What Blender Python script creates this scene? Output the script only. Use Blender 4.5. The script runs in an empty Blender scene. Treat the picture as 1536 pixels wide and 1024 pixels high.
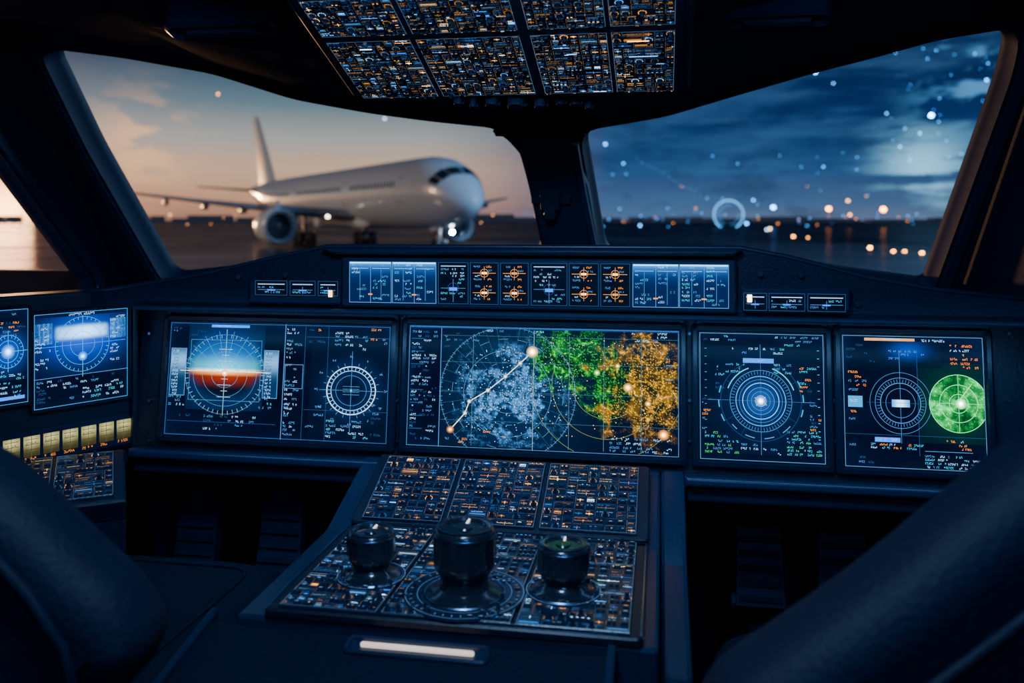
import bpy, math, random
from mathutils import Vector, noise
from mathutils.geometry import tessellate_polygon
random.seed(7)
rnd=random.random
def ru(a,b): return a+(b-a)*random.random()
# ------------------------------------------------------------------ survey frame
FPX=1300.0; HY=330.0; PSI=math.radians(9.9); E=1.25
EYE=Vector((0,0,E)); ZUP=Vector((0,0,1))
FW=Vector((-math.sin(PSI),math.cos(PSI),0)); RT=Vector((math.cos(PSI),math.sin(PSI),0))
def ray(px,py): return FW+RT*((px-768)/FPX)+ZUP*((HY-py)/FPX)
def at(px,py,d): return EYE+ray(px,py)*d
class Plane:
    def __init__(s,O,U,V):
        s.O=Vector(O); s.U=Vector(U).normalized(); s.V=Vector(V).normalized(); s.N=s.U.cross(s.V).normalized()
    def hit(s,px,py):
        r=ray(px,py); t=(s.O-EYE).dot(s.N)/r.dot(s.N); return EYE+r*t
    def uv(s,px,py):
        p=s.hit(px,py)-s.O; return (p.dot(s.U),p.dot(s.V))
    def p(s,u,v,l=0.0): return s.O+s.U*u+s.V*v+s.N*l
    def puv(s,P):
        q=P-s.O; return (q.dot(s.U),q.dot(s.V))
# ------------------------------------------------------------------ materials
def nodes(m):
    m.use_nodes=True; return m.node_tree.nodes,m.node_tree.links
def mat(name,col,rough=0.5,metal=0.0,bump=0.0,bscale=80,var=0.15,coat=0.0,spec=0.5,emis=None,es=0.0):
    m=bpy.data.materials.new(name); n,l=nodes(m); b=n['Principled BSDF']
    b.inputs['Roughness'].default_value=rough; b.inputs['Metallic'].default_value=metal
    b.inputs['Coat Weight'].default_value=coat; b.inputs['Specular IOR Level'].default_value=spec
    tc=n.new('ShaderNodeTexCoord'); nz=n.new('ShaderNodeTexNoise'); nz.inputs['Scale'].default_value=bscale; nz.inputs['Detail'].default_value=4
    l.new(tc.outputs['Object'],nz.inputs['Vector'])
    r=n.new('ShaderNodeValToRGB'); r.color_ramp.elements[0].position=0.3; r.color_ramp.elements[1].position=0.7
    r.color_ramp.elements[0].color=[c*(1-var) for c in col]+[1]; r.color_ramp.elements[1].color=[c*(1+var) for c in col]+[1]
    l.new(nz.outputs['Fac'],r.inputs['Fac']); l.new(r.outputs['Color'],b.inputs['Base Color'])
    if bump>0:
        bp=n.new('ShaderNodeBump'); bp.inputs['Strength'].default_value=bump; bp.inputs['Distance'].default_value=0.002
        l.new(nz.outputs['Fac'],bp.inputs['Height']); l.new(bp.outputs['Normal'],b.inputs['Normal'])
    if emis:
        b.inputs['Emission Color'].default_value=list(emis)+[1]; b.inputs['Emission Strength'].default_value=es
    return m
def emat(name,strength=1.0):
    m=bpy.data.materials.new(name); n,l=nodes(m); n.remove(n['Principled BSDF'])
    a=n.new('ShaderNodeAttribute'); a.attribute_name='Col'; e=n.new('ShaderNodeEmission'); e.inputs['Strength'].default_value=strength
    l.new(a.outputs['Color'],e.inputs['Color']); l.new(e.outputs[0],n['Material Output'].inputs['Surface']); return m
def smat(name,st=1.0):
    m=bpy.data.materials.new(name); n,l=nodes(m); b=n['Principled BSDF']
    a=n.new('ShaderNodeAttribute'); a.attribute_name='Col'
    b.inputs['Base Color'].default_value=(.001,.002,.004,1); b.inputs['Roughness'].default_value=.2; b.inputs['Specular IOR Level'].default_value=.05
    l.new(a.outputs['Color'],b.inputs['Emission Color']); b.inputs['Emission Strength'].default_value=st
    return m
M_SHELL=mat('cabin_lining',(.003,.012,.038),.55,bump=.35,bscale=260,spec=.28)
M_TRIM=mat('painted_trim',(.007,.024,.064),.34,bump=.15,bscale=200,spec=.5)
M_LIP=mat('window_seal',(.007,.026,.075),.55,bump=.1,spec=.2)
M_PANEL=mat('panel_plastic',(.004,.012,.030),.42,bump=.25,bscale=300)
M_BEZEL=mat('bezel_plastic',(.006,.014,.034),.26,bump=.1,bscale=300)
M_PLATE=mat('module_plate',(.007,.022,.058),.28,bump=.2,bscale=300)
M_BTN=mat('button_plastic',(.013,.03,.066),.28)
M_METAL=mat('brushed_metal',(.18,.30,.50),.28,metal=1.0,bump=.1,bscale=150)
M_KNOB=mat('knob_black',(.014,.022,.038),.2,coat=.5,bump=.08,bscale=300)
M_FABRIC=mat('seat_fabric',(.004,.011,.030),.85,bump=.9,bscale=500,spec=.2)
M_LEATH=mat('seat_leather',(.003,.009,.028),.6,bump=.6,bscale=220,spec=.25)
M_FLOOR=mat('floor_rubber',(.006,.01,.018),.7,bump=.4)
M_EM=emat('lit_graphics'); M_SCR=smat('screen_glass',1.4)
M_HANDLE=mat('handle_lit',(.7,.75,.8),.2,metal=.6,emis=(1,.82,.66),es=1.0)
# ------------------------------------------------------------------ mesh builder
class MB:
    def __init__(s): s.v=[]; s.f=[]; s.m=[]; s.c=[]
    def face(s,pts,col=(0,0,0),mi=0):
        i=len(s.v); s.v+= [tuple(p) for p in pts]; s.f.append(tuple(range(i,i+len(pts)))); s.m.append(mi)
        s.c+=[col]*len(pts)
    def box(s,P,ax,ay,az,mi=0,taper=1.0,col=(0,0,0)):
        b=[P-ax-ay,P+ax-ay,P+ax+ay,P-ax+ay]; t=[P+az+(q-P)*taper for q in b]
        s.face(t,col,mi); s.face(b[::-1],col,mi)
        for i in range(4):
            j=(i+1)%4; s.face([b[i],b[j],t[j],t[i]],col,mi)
    def rings(s,loops,mi=0,cap0=False,cap1=False,closed=True):
        base=len(s.v); n=len(loops[0])
        for L in loops:
            s.v+=[tuple(p) for p in L]; s.c+=[(0,0,0)]*n
        for k in range(len(loops)-1):
            for i in range(n if closed else n-1):
                j=(i+1)%n; a=base+k*n; b=a+n
                s.f.append((a+i,a+j,b+j,b+i)); s.m.append(mi)
        if cap0: s.f.append(tuple(base+i for i in range(n))[::-1]); s.m.append(mi)
        if cap1: s.f.append(tuple(base+(len(loops)-1)*n+i for i in range(n))); s.m.append(mi)
    def cyl(s,P,axis,r,h,n=16,mi=0,r2=None):
        r2=r if r2 is None else r2
        a=axis.normalized(); t=a.orthogonal().normalized(); b=a.cross(t)
        c=[math.tau*i/n for i in range(n)]
        L0=[P+(t*math.cos(q)+b*math.sin(q))*r for q in c]; L1=[P+a*h+(t*math.cos(q)+b*math.sin(q))*r2 for q in c]
        s.rings([L0,L1],mi,True,True)
    def build(s,name,mats,parent=None,smooth=False,bevel=0,seg=2,sub=0,fixn=True,merge=False):
        me=bpy.data.meshes.new(name); me.from_pydata(s.v,[],s.f)
        for m in mats: me.materials.append(m)
        me.polygons.foreach_set('material_index',s.m)
        if any(c!=(0,0,0) for c in s.c):
            a=me.color_attributes.new('Col','FLOAT_COLOR','POINT')
            flat=[]
            for c in s.c: flat+= [c[0],c[1],c[2],1.0]
            a.data.foreach_set('color',flat)
        if fixn or merge:
            import bmesh
            bm=bmesh.new(); bm.from_mesh(me)
            if merge: bmesh.ops.remove_doubles(bm,verts=bm.verts,dist=1e-5)
            bmesh.ops.recalc_face_normals(bm,faces=bm.faces); bm.to_mesh(me); bm.free()
        me.update()
        o=bpy.data.objects.new(name,me); bpy.context.scene.collection.objects.link(o)
        if parent: o.parent=parent
        if bevel:
            b=o.modifiers.new('bevel','BEVEL'); b.width=bevel; b.segments=seg; b.limit_method='ANGLE'; b.angle_limit=math.radians(35)
        if smooth:
            me.polygons.foreach_set('use_smooth',[True]*len(me.polygons))
            if smooth=='auto':
                try: me.set_sharp_from_angle(angle=math.radians(40))
                except Exception: pass
        return o
def empty(name,loc=(0,0,0)):
    o=bpy.data.objects.new(name,None); o.empty_display_size=.1; bpy.context.scene.collection.objects.link(o); return o
def area(poly): return .5*sum(poly[i][0]*poly[(i+1)%len(poly)][1]-poly[(i+1)%len(poly)][0]*poly[i][1] for i in range(len(poly)))
def offset2d(poly,d):
    n=len(poly); sg=1 if area(poly)>0 else -1; out=[]
    for i in range(n):
        a=Vector(poly[i-1]);b=Vector(poly[i]);c=Vector(poly[(i+1)%n])
        e1=(b-a).normalized(); e2=(c-b).normalized()
        n1=Vector((e1.y,-e1.x))*sg; n2=Vector((e2.y,-e2.x))*sg
        m=(n1+n2)
        if m.length<1e-6: m=n1
        m.normalize(); k=d/max(.5,m.dot(n1)); q=b+m*k; out.append((q.x,q.y))
    return out
def round_poly(poly,r,seg=5):
    n=len(poly); out=[]
    for i in range(n):
        a=Vector(poly[i-1]);b=Vector(poly[i]);c=Vector(poly[(i+1)%n])
        rr=min(r,(a-b).length*.45,(c-b).length*.45)
        p=b+(a-b).normalized()*rr; q=b+(c-b).normalized()*rr
        for k in range(seg+1):
            t=k/seg; w=p*(1-t)**2+b*2*t*(1-t)+q*t*t; out.append((w.x,w.y))
    return out
def rect(u0,v0,u1,v1): return [(u0,v0),(u1,v0),(u1,v1),(u0,v1)]
def holed(mb,pl,outer,holes,l0,l1,mi=0):
    pts=[Vector((x,y,0)) for x,y in outer]; loops=[pts]+[[Vector((x,y,0)) for x,y in h] for h in holes]
    flat=[p for L in loops for p in L]
    for tri in tessellate_polygon(loops):
        mb.face([pl.p(flat[i].x,flat[i].y,l0) for i in tri],mi=mi); mb.face([pl.p(flat[i].x,flat[i].y,l1) for i in tri][::-1],mi=mi)
    for L in loops:
        n=len(L)
        for i in range(n):
            a,b=L[i],L[(i+1)%n]; mb.face([pl.p(a.x,a.y,l0),pl.p(b.x,b.y,l0),pl.p(b.x,b.y,l1),pl.p(a.x,a.y,l1)],mi=mi)
def slab(mb,pl,poly,l0,l1,cham=0.0,mi=0):
    L=[[pl.p(x,y,l0) for x,y in poly],[pl.p(x,y,l1-cham) for x,y in poly]]
    if cham>0: L.append([pl.p(x,y,l1) for x,y in offset2d(poly,-cham)])
    mb.rings(L,mi,True,True)
def tube(mb,pts,r,n=8):
    L=[]
    for i,p in enumerate(pts):
        d=(pts[min(i+1,len(pts)-1)]-pts[max(i-1,0)]).normalized(); t=d.cross(Vector((0,1,.01))).normalized(); b=d.cross(t)
        L.append([p+(t*math.cos(math.tau*k/n)+b*math.sin(math.tau*k/n))*r for k in range(n)])
    mb.rings(L,0,True,True)
# ------------------------------------------------------------------ screen graphics painter
class Paint(MB):
    def __init__(s,pl,u0,v1,w,h,W,H):
        super().__init__(); s.pl=pl; s.u0=u0; s.v1=v1; s.sx=w/W; s.sy=h/H; s.W=W; s.H=H; s.l=.0007
    def P(s,x,y,l=None): return s.pl.p(s.u0+x*s.sx,s.v1-y*s.sy,s.l if l is None else l)
    def q(s,x0,y0,x1,y1,c):
        x0=max(0,x0);x1=min(s.W,x1);y0=max(0,y0);y1=min(s.H,y1)
        if x1<=x0 or y1<=y0: return
        s.face([s.P(x0,y1),s.P(x1,y1),s.P(x1,y0),s.P(x0,y0)],c)
    def line(s,x0,y0,x1,y1,w,c):
        dx,dy=x1-x0,y1-y0; L=math.hypot(dx,dy) or 1; nx,ny=-dy/L*w/2,dx/L*w/2
        if min(x0,x1)<-1 or max(x0,x1)>s.W+1 or min(y0,y1)<-1 or max(y0,y1)>s.H+1: return
        s.face([s.P(x0-nx,y0-ny),s.P(x1-nx,y1-ny),s.P(x1+nx,y1+ny),s.P(x0+nx,y0+ny)],c)
    def ring(s,x,y,r,w,c,a0=0,a1=360,n=None,dash=0):
        n=n or max(10,int(abs(a1-a0)/5))
        for i in range(n):
            if dash and (i//dash)%2: continue
            t0=math.radians(a0+(a1-a0)*i/n); t1=math.radians(a0+(a1-a0)*(i+1)/n)
            pts=[(x+(r-w/2)*math.cos(t0),y+(r-w/2)*math.sin(t0)),(x+(r+w/2)*math.cos(t0),y+(r+w/2)*math.sin(t0)),(x+(r+w/2)*math.cos(t1),y+(r+w/2)*math.sin(t1)),(x+(r-w/2)*math.cos(t1),y+(r-w/2)*math.sin(t1))]
            if all(0<=p[0]<=s.W and 0<=p[1]<=s.H for p in pts): s.face([s.P(*p) for p in pts],c)
    def ticks(s,x,y,r0,r1,n,w,c,a0=0,a1=360):
        for i in range(n):
            t=math.radians(a0+(a1-a0)*i/n); s.line(x+r0*math.cos(t),y+r0*math.sin(t),x+r1*math.cos(t),y+r1*math.sin(t),w,c)
    def dot(s,x,y,r,c,n=12):
        s.face([s.P(x+r*math.cos(math.tau*i/n),y-r*math.sin(math.tau*i/n)) for i in range(n)],c)
    def glow(s,x,y,r,c,bg=(.001,.006,.02)):
        l=s.l; s.dot(x,y,r*1.0,tuple(b+q*.05 for q,b in zip(c,bg))); s.l=l+.0001; s.dot(x,y,r*.75,tuple(b+q*.14 for q,b in zip(c,bg)))
        s.l=l+.0002; s.dot(x,y,r*.5,tuple(b+q*.4 for q,b in zip(c,bg))); s.l=l+.0003; s.dot(x,y,r*.3,c); s.l=l
    def text(s,x,y,h,n,c):
        w=h*.55; t=h*.17
        for k in range(n):
            if rnd()<.12: continue
            X=x+k*w*1.45
            if X+w>s.W or y+h>s.H: return
            segs=random.sample(range(7),3)
            for g in segs:
                if g==0: s.q(X,y,X+w,y+t,c)
                elif g==1: s.q(X,y+h*.42,X+w,y+h*.42+t,c)
                elif g==2: s.q(X,y+h-t,X+w,y+h,c)
                elif g==3: s.q(X,y,X+t,y+h*.5,c)
                elif g==4: s.q(X+w-t,y,X+w,y+h*.5,c)
                elif g==5: s.q(X,y+h*.5,X+t,y+h,c)
                else: s.q(X+w-t,y+h*.5,X+w,y+h,c)
    def frame(s,x0,y0,x1,y1,w,c):
        s.q(x0,y0,x1,y0+w,c); s.q(x0,y1-w,x1,y1,c); s.q(x0,y0,x0+w,y1,c); s.q(x1-w,y0,x1,y1,c)
    def cluster(s,x0,y0,x1,y1,cols,h=3.2,dens=.7):
        y=y0
        while y<y1-h:
            x=x0
            while x<x1-6:
                n=random.randint(2,6)
                if rnd()<dens and x+n*h*.8<x1: s.text(x,y,h,n,random.choice(cols))
                x+=n*h*.8+ru(2,8)
            y+=h*ru(1.6,2.4)
    def field(s,x0,y0,x1,y1,nx,ny,fn,l=.0004):
        b=len(s.v)
        for j in range(ny+1):
            for i in range(nx+1):
                x=x0+(x1-x0)*i/nx;y=y0+(y1-y0)*j/ny
                s.v.append(tuple(s.P(x,y,l))); s.c.append(tuple(fn(x,y)))
        for j in range(ny):
            for i in range(nx):
                a=b+j*(nx+1)+i; s.f.append((a,a+nx+1,a+nx+2,a+1)); s.m.append(0)
W_=(.45,.95,1.6); BL=(.02,.32,1.6); CY=(.02,.72,1.1); AM=(1.5,.45,.05); DIM=(.02,.09,.26); DB=(.008,.07,.3); GR=(.05,.9,.2); PALE=(.09,.34,.82)
def sm(a,b,x):
    t=max(0,min(1,(x-a)/(b-a))); return t*t*(3-2*t)
def mixc(a,b,t): return tuple(p*(1-t)+q*t for p,q in zip(a,b))
BASE=(.0003,.0040,.021)
def bgcol(p,tint,W,H):
    def fn(x,y):
        k=.75+.8*noise.noise(Vector((x*.02,y*.03,p)))*.5
        e=1+1.8*math.exp(-y/14)+1.0*math.exp(-x/12)+.7*math.exp(-(W-x)/12)+.6*math.exp(-(H-y)/10)
        return tuple(max(.0003,c*k*e) for c in tint)
    return fn
def screen(name,pl,corners,content,W=None,H=None,bez=.012,thick=.012,tint=BASE):
    c=[pl.uv(*p) for p in corners]
    u0=(c[0][0]+c[3][0])/2;u1=(c[1][0]+c[2][0])/2;v1=(c[0][1]+c[1][1])/2;v0=(c[2][1]+c[3][1])/2
    W=W or round(corners[1][0]-corners[0][0]); H=H or round(corners[2][1]-corners[1][1])
    g=empty(name)
    mb=MB(); r=rect(u0,v0,u1,v1)
    o=round_poly(offset2d(r,bez),.008); inn=round_poly(offset2d(r,.0015),.002)
    o2=round_poly(offset2d(r,bez-.003),.007); i2=round_poly(offset2d(r,.0035),.003)
    mb.rings([[pl.p(x,y,z) for x,y in L] for L,z in ((o,0.0005),(o,thick-.003),(o2,thick),(i2,thick),(inn,thick-.004))])
    mb.build('bezel',[M_BEZEL],g,smooth='auto')
    mb=MB(); slab(mb,pl,offset2d(r,.003),.0005,thick-.0048); mb.build('screen_body',[M_BEZEL],g)
    sp=Plane(pl.p(0,0,thick-.0045),pl.U,pl.V)
    P=Paint(sp,u0,v1,u1-u0,v1-v0,W,H)
    P.field(0,0,W,H,60,32,bgcol(len(name)+W,tint,W,H),l=.0001)
    content(P)
    P.build('screen_glass',[M_SCR],g,fixn=False)
    return g
# ------------------------------------------------------------------ main planes
th=math.radians(7)
PANEL=Plane(at(768,580,1.3),(1,0,0),(0,math.sin(th),math.cos(th)))
GLARE=Plane(at(768,425,1.235),(1,0,0),(0,0,1))
pf=PANEL.hit(205,560); p2=at(0,560,1.25); uu=pf-p2; uu.z=0
LEFTP=Plane(pf,uu,(0,0,1))
# ------------------------------------------------------------------ display contents
def c_left(P):
    W,H=P.W,P.H; cx,cy=88,78
    def att(x,y):
        r=math.hypot((x-cx)/1.0,(y-62)/1.0); m=1-sm(42,62,r)
        if y<74: c=mixc((.0005,.035,.28),(.001,.20,.72),sm(12,48,y)); c=mixc(c,(.04,.85,1.25),sm(44,68,y)*.85); c=mixc(c,(1.9,2.2,1.8),sm(68,74,y)*.85)
        else: c=mixc((1.9,.55,.12),(.30,.022,.004),sm(74,82,y)); c=mixc(c,(.003,.006,.02),sm(80,102,y))
        c=tuple(q*(.5+.8*math.exp(-((x-cx)**2+(y-73)**2)/1000)) for q in c)
        h=math.exp(-(r/70)**2); bg=(.0004+.001*h,.005+.03*h,.022+.12*h)  # soft bloom around the attitude ball put into the background colour
        return mixc(bg,c,m*(1-sm(106,122,y)))
    P.field(30,2,146,132,80,90,att)
    P.frame(34,26,142,118,.6,(.06,.28,.6))
    for r in (20,34,48,60): P.ring(cx,cy,r,.45,(.08,.34,.6))
    P.ticks(cx,cy,55,61,48,.55,(.25,.62,.95))
    for a in range(200,341,20): P.line(cx+10*math.cos(math.radians(a)),cy+10*math.sin(math.radians(a)),cx+66*math.cos(math.radians(a)),cy+66*math.sin(math.radians(a)),.45,(.1,.42,.7))
    for k in range(-4,5):
        w=10 if k%2==0 else 5; P.q(cx-w,76+k*9,cx+w,76.5+k*9,(.8,1.1,1.3))
    P.line(cx,10,cx,140,.6,(.4,.75,.9)); P.line(20,74,155,74,.7,(1.6,1.6,1.3))
    P.glow(cx,76,5,(6,4,2.2),(1.2,.5,.15))
    for x0,x1 in ((4,28),(146,168)):
        P.field(x0,40,x1,112,4,20,lambda x,y:(.003+.18*math.exp(-((y-58)/14)**2),.03+.52*math.exp(-((y-58)/14)**2),.10+.95*math.exp(-((y-58)/14)**2)))
        for k in range(14): P.text(x0+3,43+k*5,3,4,(.01,.03,.06) if 46<43+k*5<70 else W_)
        P.frame(x0,40,x1,112,.8,PALE)
    P.cluster(4,112,34,132,[PALE,W_]); P.cluster(142,112,172,132,[PALE,CY])
    P.q(64,3,122,7,BL); P.text(68,3.4,3,14,W_)
    P.cluster(6,8,60,24,[DIM,PALE],2.6,.4); P.cluster(60,140,140,164,[W_,PALE,DIM],3,.6); P.cluster(6,140,60,150,[DIM],3,.5)
    P.q(4,150,168,150.6,DB); P.q(176,0,176.8,H,PALE); P.q(206,0,206.6,H,DIM)
    P.cluster(179,6,204,168,[PALE,W_,PALE,(.2,.4,.6)],3,.8); P.frame(178,60,205,96,.6,PALE)
    P.cluster(180,118,204,140,[W_],3,.9)
    x,y=276,96
    P.field(216,26,328,166,24,24,lambda a,b:tuple(q*(1+2*math.exp(-((math.hypot(a-x,b-y)-32)/16)**2)) for q in (.0004,.005,.022)))
    P.ring(x,y,35,1.3,(.9,1.35,1.9)); P.ring(x,y,29,.8,W_); P.ring(x,y,22,.45,PALE); P.ticks(x,y,30,34,36,.6,W_); P.ticks(x,y,37,41,24,.6,PALE)
    P.line(x-46,y,x+46,y,.45,PALE); P.line(x,y-58,x,y+62,.45,PALE); P.dot(x,y,1.4,W_)
    for k in range(4): P.line(x-12,y-6+k*4,x+12,y-6+k*4,.45,PALE)
    for a in range(0,360,30): P.text(x+50*math.cos(math.radians(a))-3,y+50*math.sin(math.radians(a))-2,3.2,2,PALE)
    P.cluster(250,10,300,40,[W_,PALE],3,.7); P.cluster(242,140,304,168,[W_,CY,PALE],3,.85); P.cluster(212,6,240,30,[DIM,AM],3,.5); P.cluster(302,4,328,30,[AM,DIM,PALE],3,.6)
    P.cluster(212,120,240,165,[DIM,PALE],3,.4); P.cluster(306,110,328,165,[DIM,PALE],3,.4)
    for yy in (18,126): P.q(208,yy,W,yy+.5,DIM)
    P.q(240,0,240.5,H,DIM); P.frame(1,1,W-1,H-1,.7,(.03,.15,.45))
def c_center(P):
    W,H=P.W,P.H; cx,cy=153,102
    def fn(x,y):
        n1=noise.fractal(Vector((x*.03,y*.03,3)),1.0,2.1,6); n2=noise.noise(Vector((x*.30,y*.30,9))); n5=noise.fractal(Vector((x*.12,y*.12,14)),1.0,2.1,4)
        r=math.hypot(x-cx-5,y-cy)
        m=(1-sm(30,105,r))*sm(-.05,.5,n1+.22+.5*n5-.0015*r); g=.15+1.0*max(0,n5+.3)+.6*max(0,n2)
        h=math.exp(-(r/95)**2); c=(.0004+.001*h,.005+.018*h,.020+.06*h); c=mixc(c,(.055*g,.30*g,.80*g),m*.9)  # blue bloom around the map centre mixed into the background colour
        s_=noise.noise(Vector((x*.7,y*.7,4)))
        if s_>.30 and r<100: c=tuple(q+3.2*m*(s_-.27)*k for q,k in zip(c,(.7,1.2,1.7)))
        dg=math.hypot((x-245)/78,(y-46)/50); dg2=math.hypot((x-305)/40,(y-85)/62); da=math.hypot((x-362)/50,(y-84)/78)
        n3=noise.fractal(Vector((x*.045,y*.045,20)),1.0,2.1,6); n4=abs(noise.noise(Vector((x*.16,y*.16,30)))); n6=abs(noise.fractal(Vector((x*.05,y*.05,50)),1,2.1,6))
        t=(1-sm(.5,1.2,min(dg,dg2,da)-.5*n3))*sm(182,196,x)
        if t>0:
            am=sm(292,345,x+75*n3-.12*(60-y)); ridge=math.exp(-(n6/.07)**2); hole=sm(-.35,.15,n3+.25*n4)
            br=(.035+.24*max(0,n3)+1.2*ridge*(.15+n4*1.8))*(.25+.75*hole)
            gc=(.010*br,.72*br,.045*br); ac=(1.30*br,.60*br,.002*br)
            cc=mixc(gc,ac,am); cc=(cc[0]+.001,cc[1]+.012,cc[2]+.008); c=mixc(c,cc,t)
            if s_>.38: c=tuple(q+.7*t*k for q,k in zip(c,mixc((.1,.9,.1),(1.6,.85,.05),am)))
        return c
    P.field(50,3,W-1,H-3,340,170,fn)
    P.q(0,0,W,3,DB); P.text(4,.5,2.4,30,PALE)
    P.q(50,0,50.8,H,PALE); P.cluster(5,8,46,H-8,[PALE,W_,DIM,PALE],3,.7)
    for k in range(8): P.frame(4,20+k*20,24,21+k*20,.6,DIM)
    for r in (30,48,66,84,102): P.ring(cx,cy,r,.45,(.12,.36,.6),dash=2 if r in(48,84) else 0)
    P.ticks(cx,cy,0,104,36,.28,(.04,.16,.32)); P.ticks(cx,cy,99,104,90,.45,PALE)
    for x in (100,192,245,296,350): P.q(x,12,x+.45,H-4,(.12,.3,.42))
    for y in (14,55,100,145): P.q(52,y,W,y+.4,(.07,.2,.28))
    P.q(192,4,192.6,H,(.35,.62,.8))
    for r in (50,80,110): P.ring(300,85,r,.45,(.32,.38,.12),20,200)
    rt=[(68,160),(90,134),(96,116),(124,98),(150,76),(172,55),(190,37)]
    P.l=.0009
    for a,b in zip(rt,rt[1:]): P.line(a[0],a[1],b[0],b[1],1.0,(2.4,1.9,1.4))
    for (x,y) in rt[:-1]: P.glow(x,y,3.4,(4,3.4,2.6),(.1,.18,.26))
    P.glow(190,37,9,(10,6.4,3.4),(.05,.1,.05)); P.glow(68,160,6,(5,1.9,.5)); P.glow(382,155,8,(8,3,.6),(.1,.05,.01)); P.glow(331,87,7,(8,4,.8),(.15,.1,.01)); P.glow(286,66,5,(2,4,.8),(.02,.2,.02)); P.glow(360,110,5,(6,2.8,.5),(.1,.06,.01)); P.glow(316,55,4,(4,3.6,.8),(.1,.1,.01))
    P.l=.0007
    for _ in range(110):
        x,y=ru(200,395),ru(14,170); P.q(x,y,x+1,y+1,(2.2,1.7,.3))
    for _ in range(200):
        a=ru(0,6.28); q=ru(0,90); x,y=cx+q*math.cos(a),cy+q*math.sin(a)*.85; P.q(x,y,x+.9,y+.9,(.9,1.7,2.6))
    P.cluster(120,5,300,13,[W_,PALE,DIM],2.6,.55); P.cluster(320,4,398,22,[W_,PALE],3,.6); P.cluster(305,162,395,184,[W_,PALE,PALE],3,.8)
    P.cluster(56,10,110,40,[PALE,DIM],2.6,.4); P.cluster(60,160,200,182,[PALE,DIM,AM],2.8,.5); P.cluster(385,30,402,150,[AM,PALE],2.6,.3)
    P.frame(.5,.5,W-.5,H-.5,.8,(.07,.24,.5))
def c_r1(P):
    W,H=P.W,P.H; x,y=92,102
    def fn(a,b):
        r=math.hypot(a-x,b-y); k=math.exp(-(r/22)**2); k2=math.exp(-(r/60)**2); return (.0004+.008*k,.005+.08*k+.010*k2,.020+.34*k+.05*k2)
    P.field(6,20,180,182,50,50,fn)
    for r,w,c in ((8,.6,W_),(14,.5,PALE),(20,.7,PALE),(27,1.1,(.25,.78,1.6)),(32,.45,PALE),(37,1.3,(.09,.42,1.0)),(46,.6,PALE),(60,.5,DIM)): P.ring(x,y,r,w,c)
    P.ring(x,y,52,1.6,CY,200,250); P.ring(x,y,52,1.6,CY,290,340); P.ring(x,y,63,1.8,(.01,.4,.7),150,210,dash=2); P.ring(x,y,63,1.8,(.01,.4,.7),-30,30,dash=2); P.ring(x,y,56,1.2,PALE,40,140,dash=3)
    P.ticks(x,y,40,45,60,.45,PALE); P.ticks(x,y,0,60,12,.3,DIM)
    P.line(x-80,y,x+80,y,.45,PALE); P.line(x,y-85,x,y+80,.45,PALE); P.glow(x,y,7,(6,7,9),(.02,.12,.4)); P.line(x-9,y-5,x+9,y+6,.8,W_); P.line(x-7,y+7,x+7,y-6,.8,W_)
    P.q(66,38,112,45,(.01,.35,1.5)); P.text(68,39.5,3.6,14,W_); P.cluster(50,22,135,36,[CY,BL,W_,PALE],3,.7); P.cluster(40,46,75,62,[CY,PALE],3,.8); P.cluster(112,46,150,62,[CY,PALE],3,.8)
    P.cluster(24,50,40,90,[CY,AM,DIM],3,.7); P.cluster(150,50,176,90,[CY,DIM,AM],3,.6)
    P.cluster(6,4,60,18,[PALE,W_,CY,DIM],2.8,.6); P.cluster(110,4,182,20,[W_,PALE,CY],2.8,.6)
    P.cluster(4,100,24,150,[DIM,AM,PALE],2.8,.6); P.cluster(164,100,184,150,[PALE,AM,DIM],2.8,.7)
    P.cluster(8,150,60,182,[GR,CY,PALE],3,.7); P.cluster(130,145,182,182,[CY,(.02,.9,.6),PALE],3,.9); P.cluster(62,166,128,184,[PALE,W_],3,.6)
    for k in range(12): P.q(8,24+k*12,11,24.7+k*12,PALE); P.q(176,24+k*12,179,24.7+k*12,CY)
    P.frame(.5,.5,W-.5,H-.5,.8,(.10,.3,.6))
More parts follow.
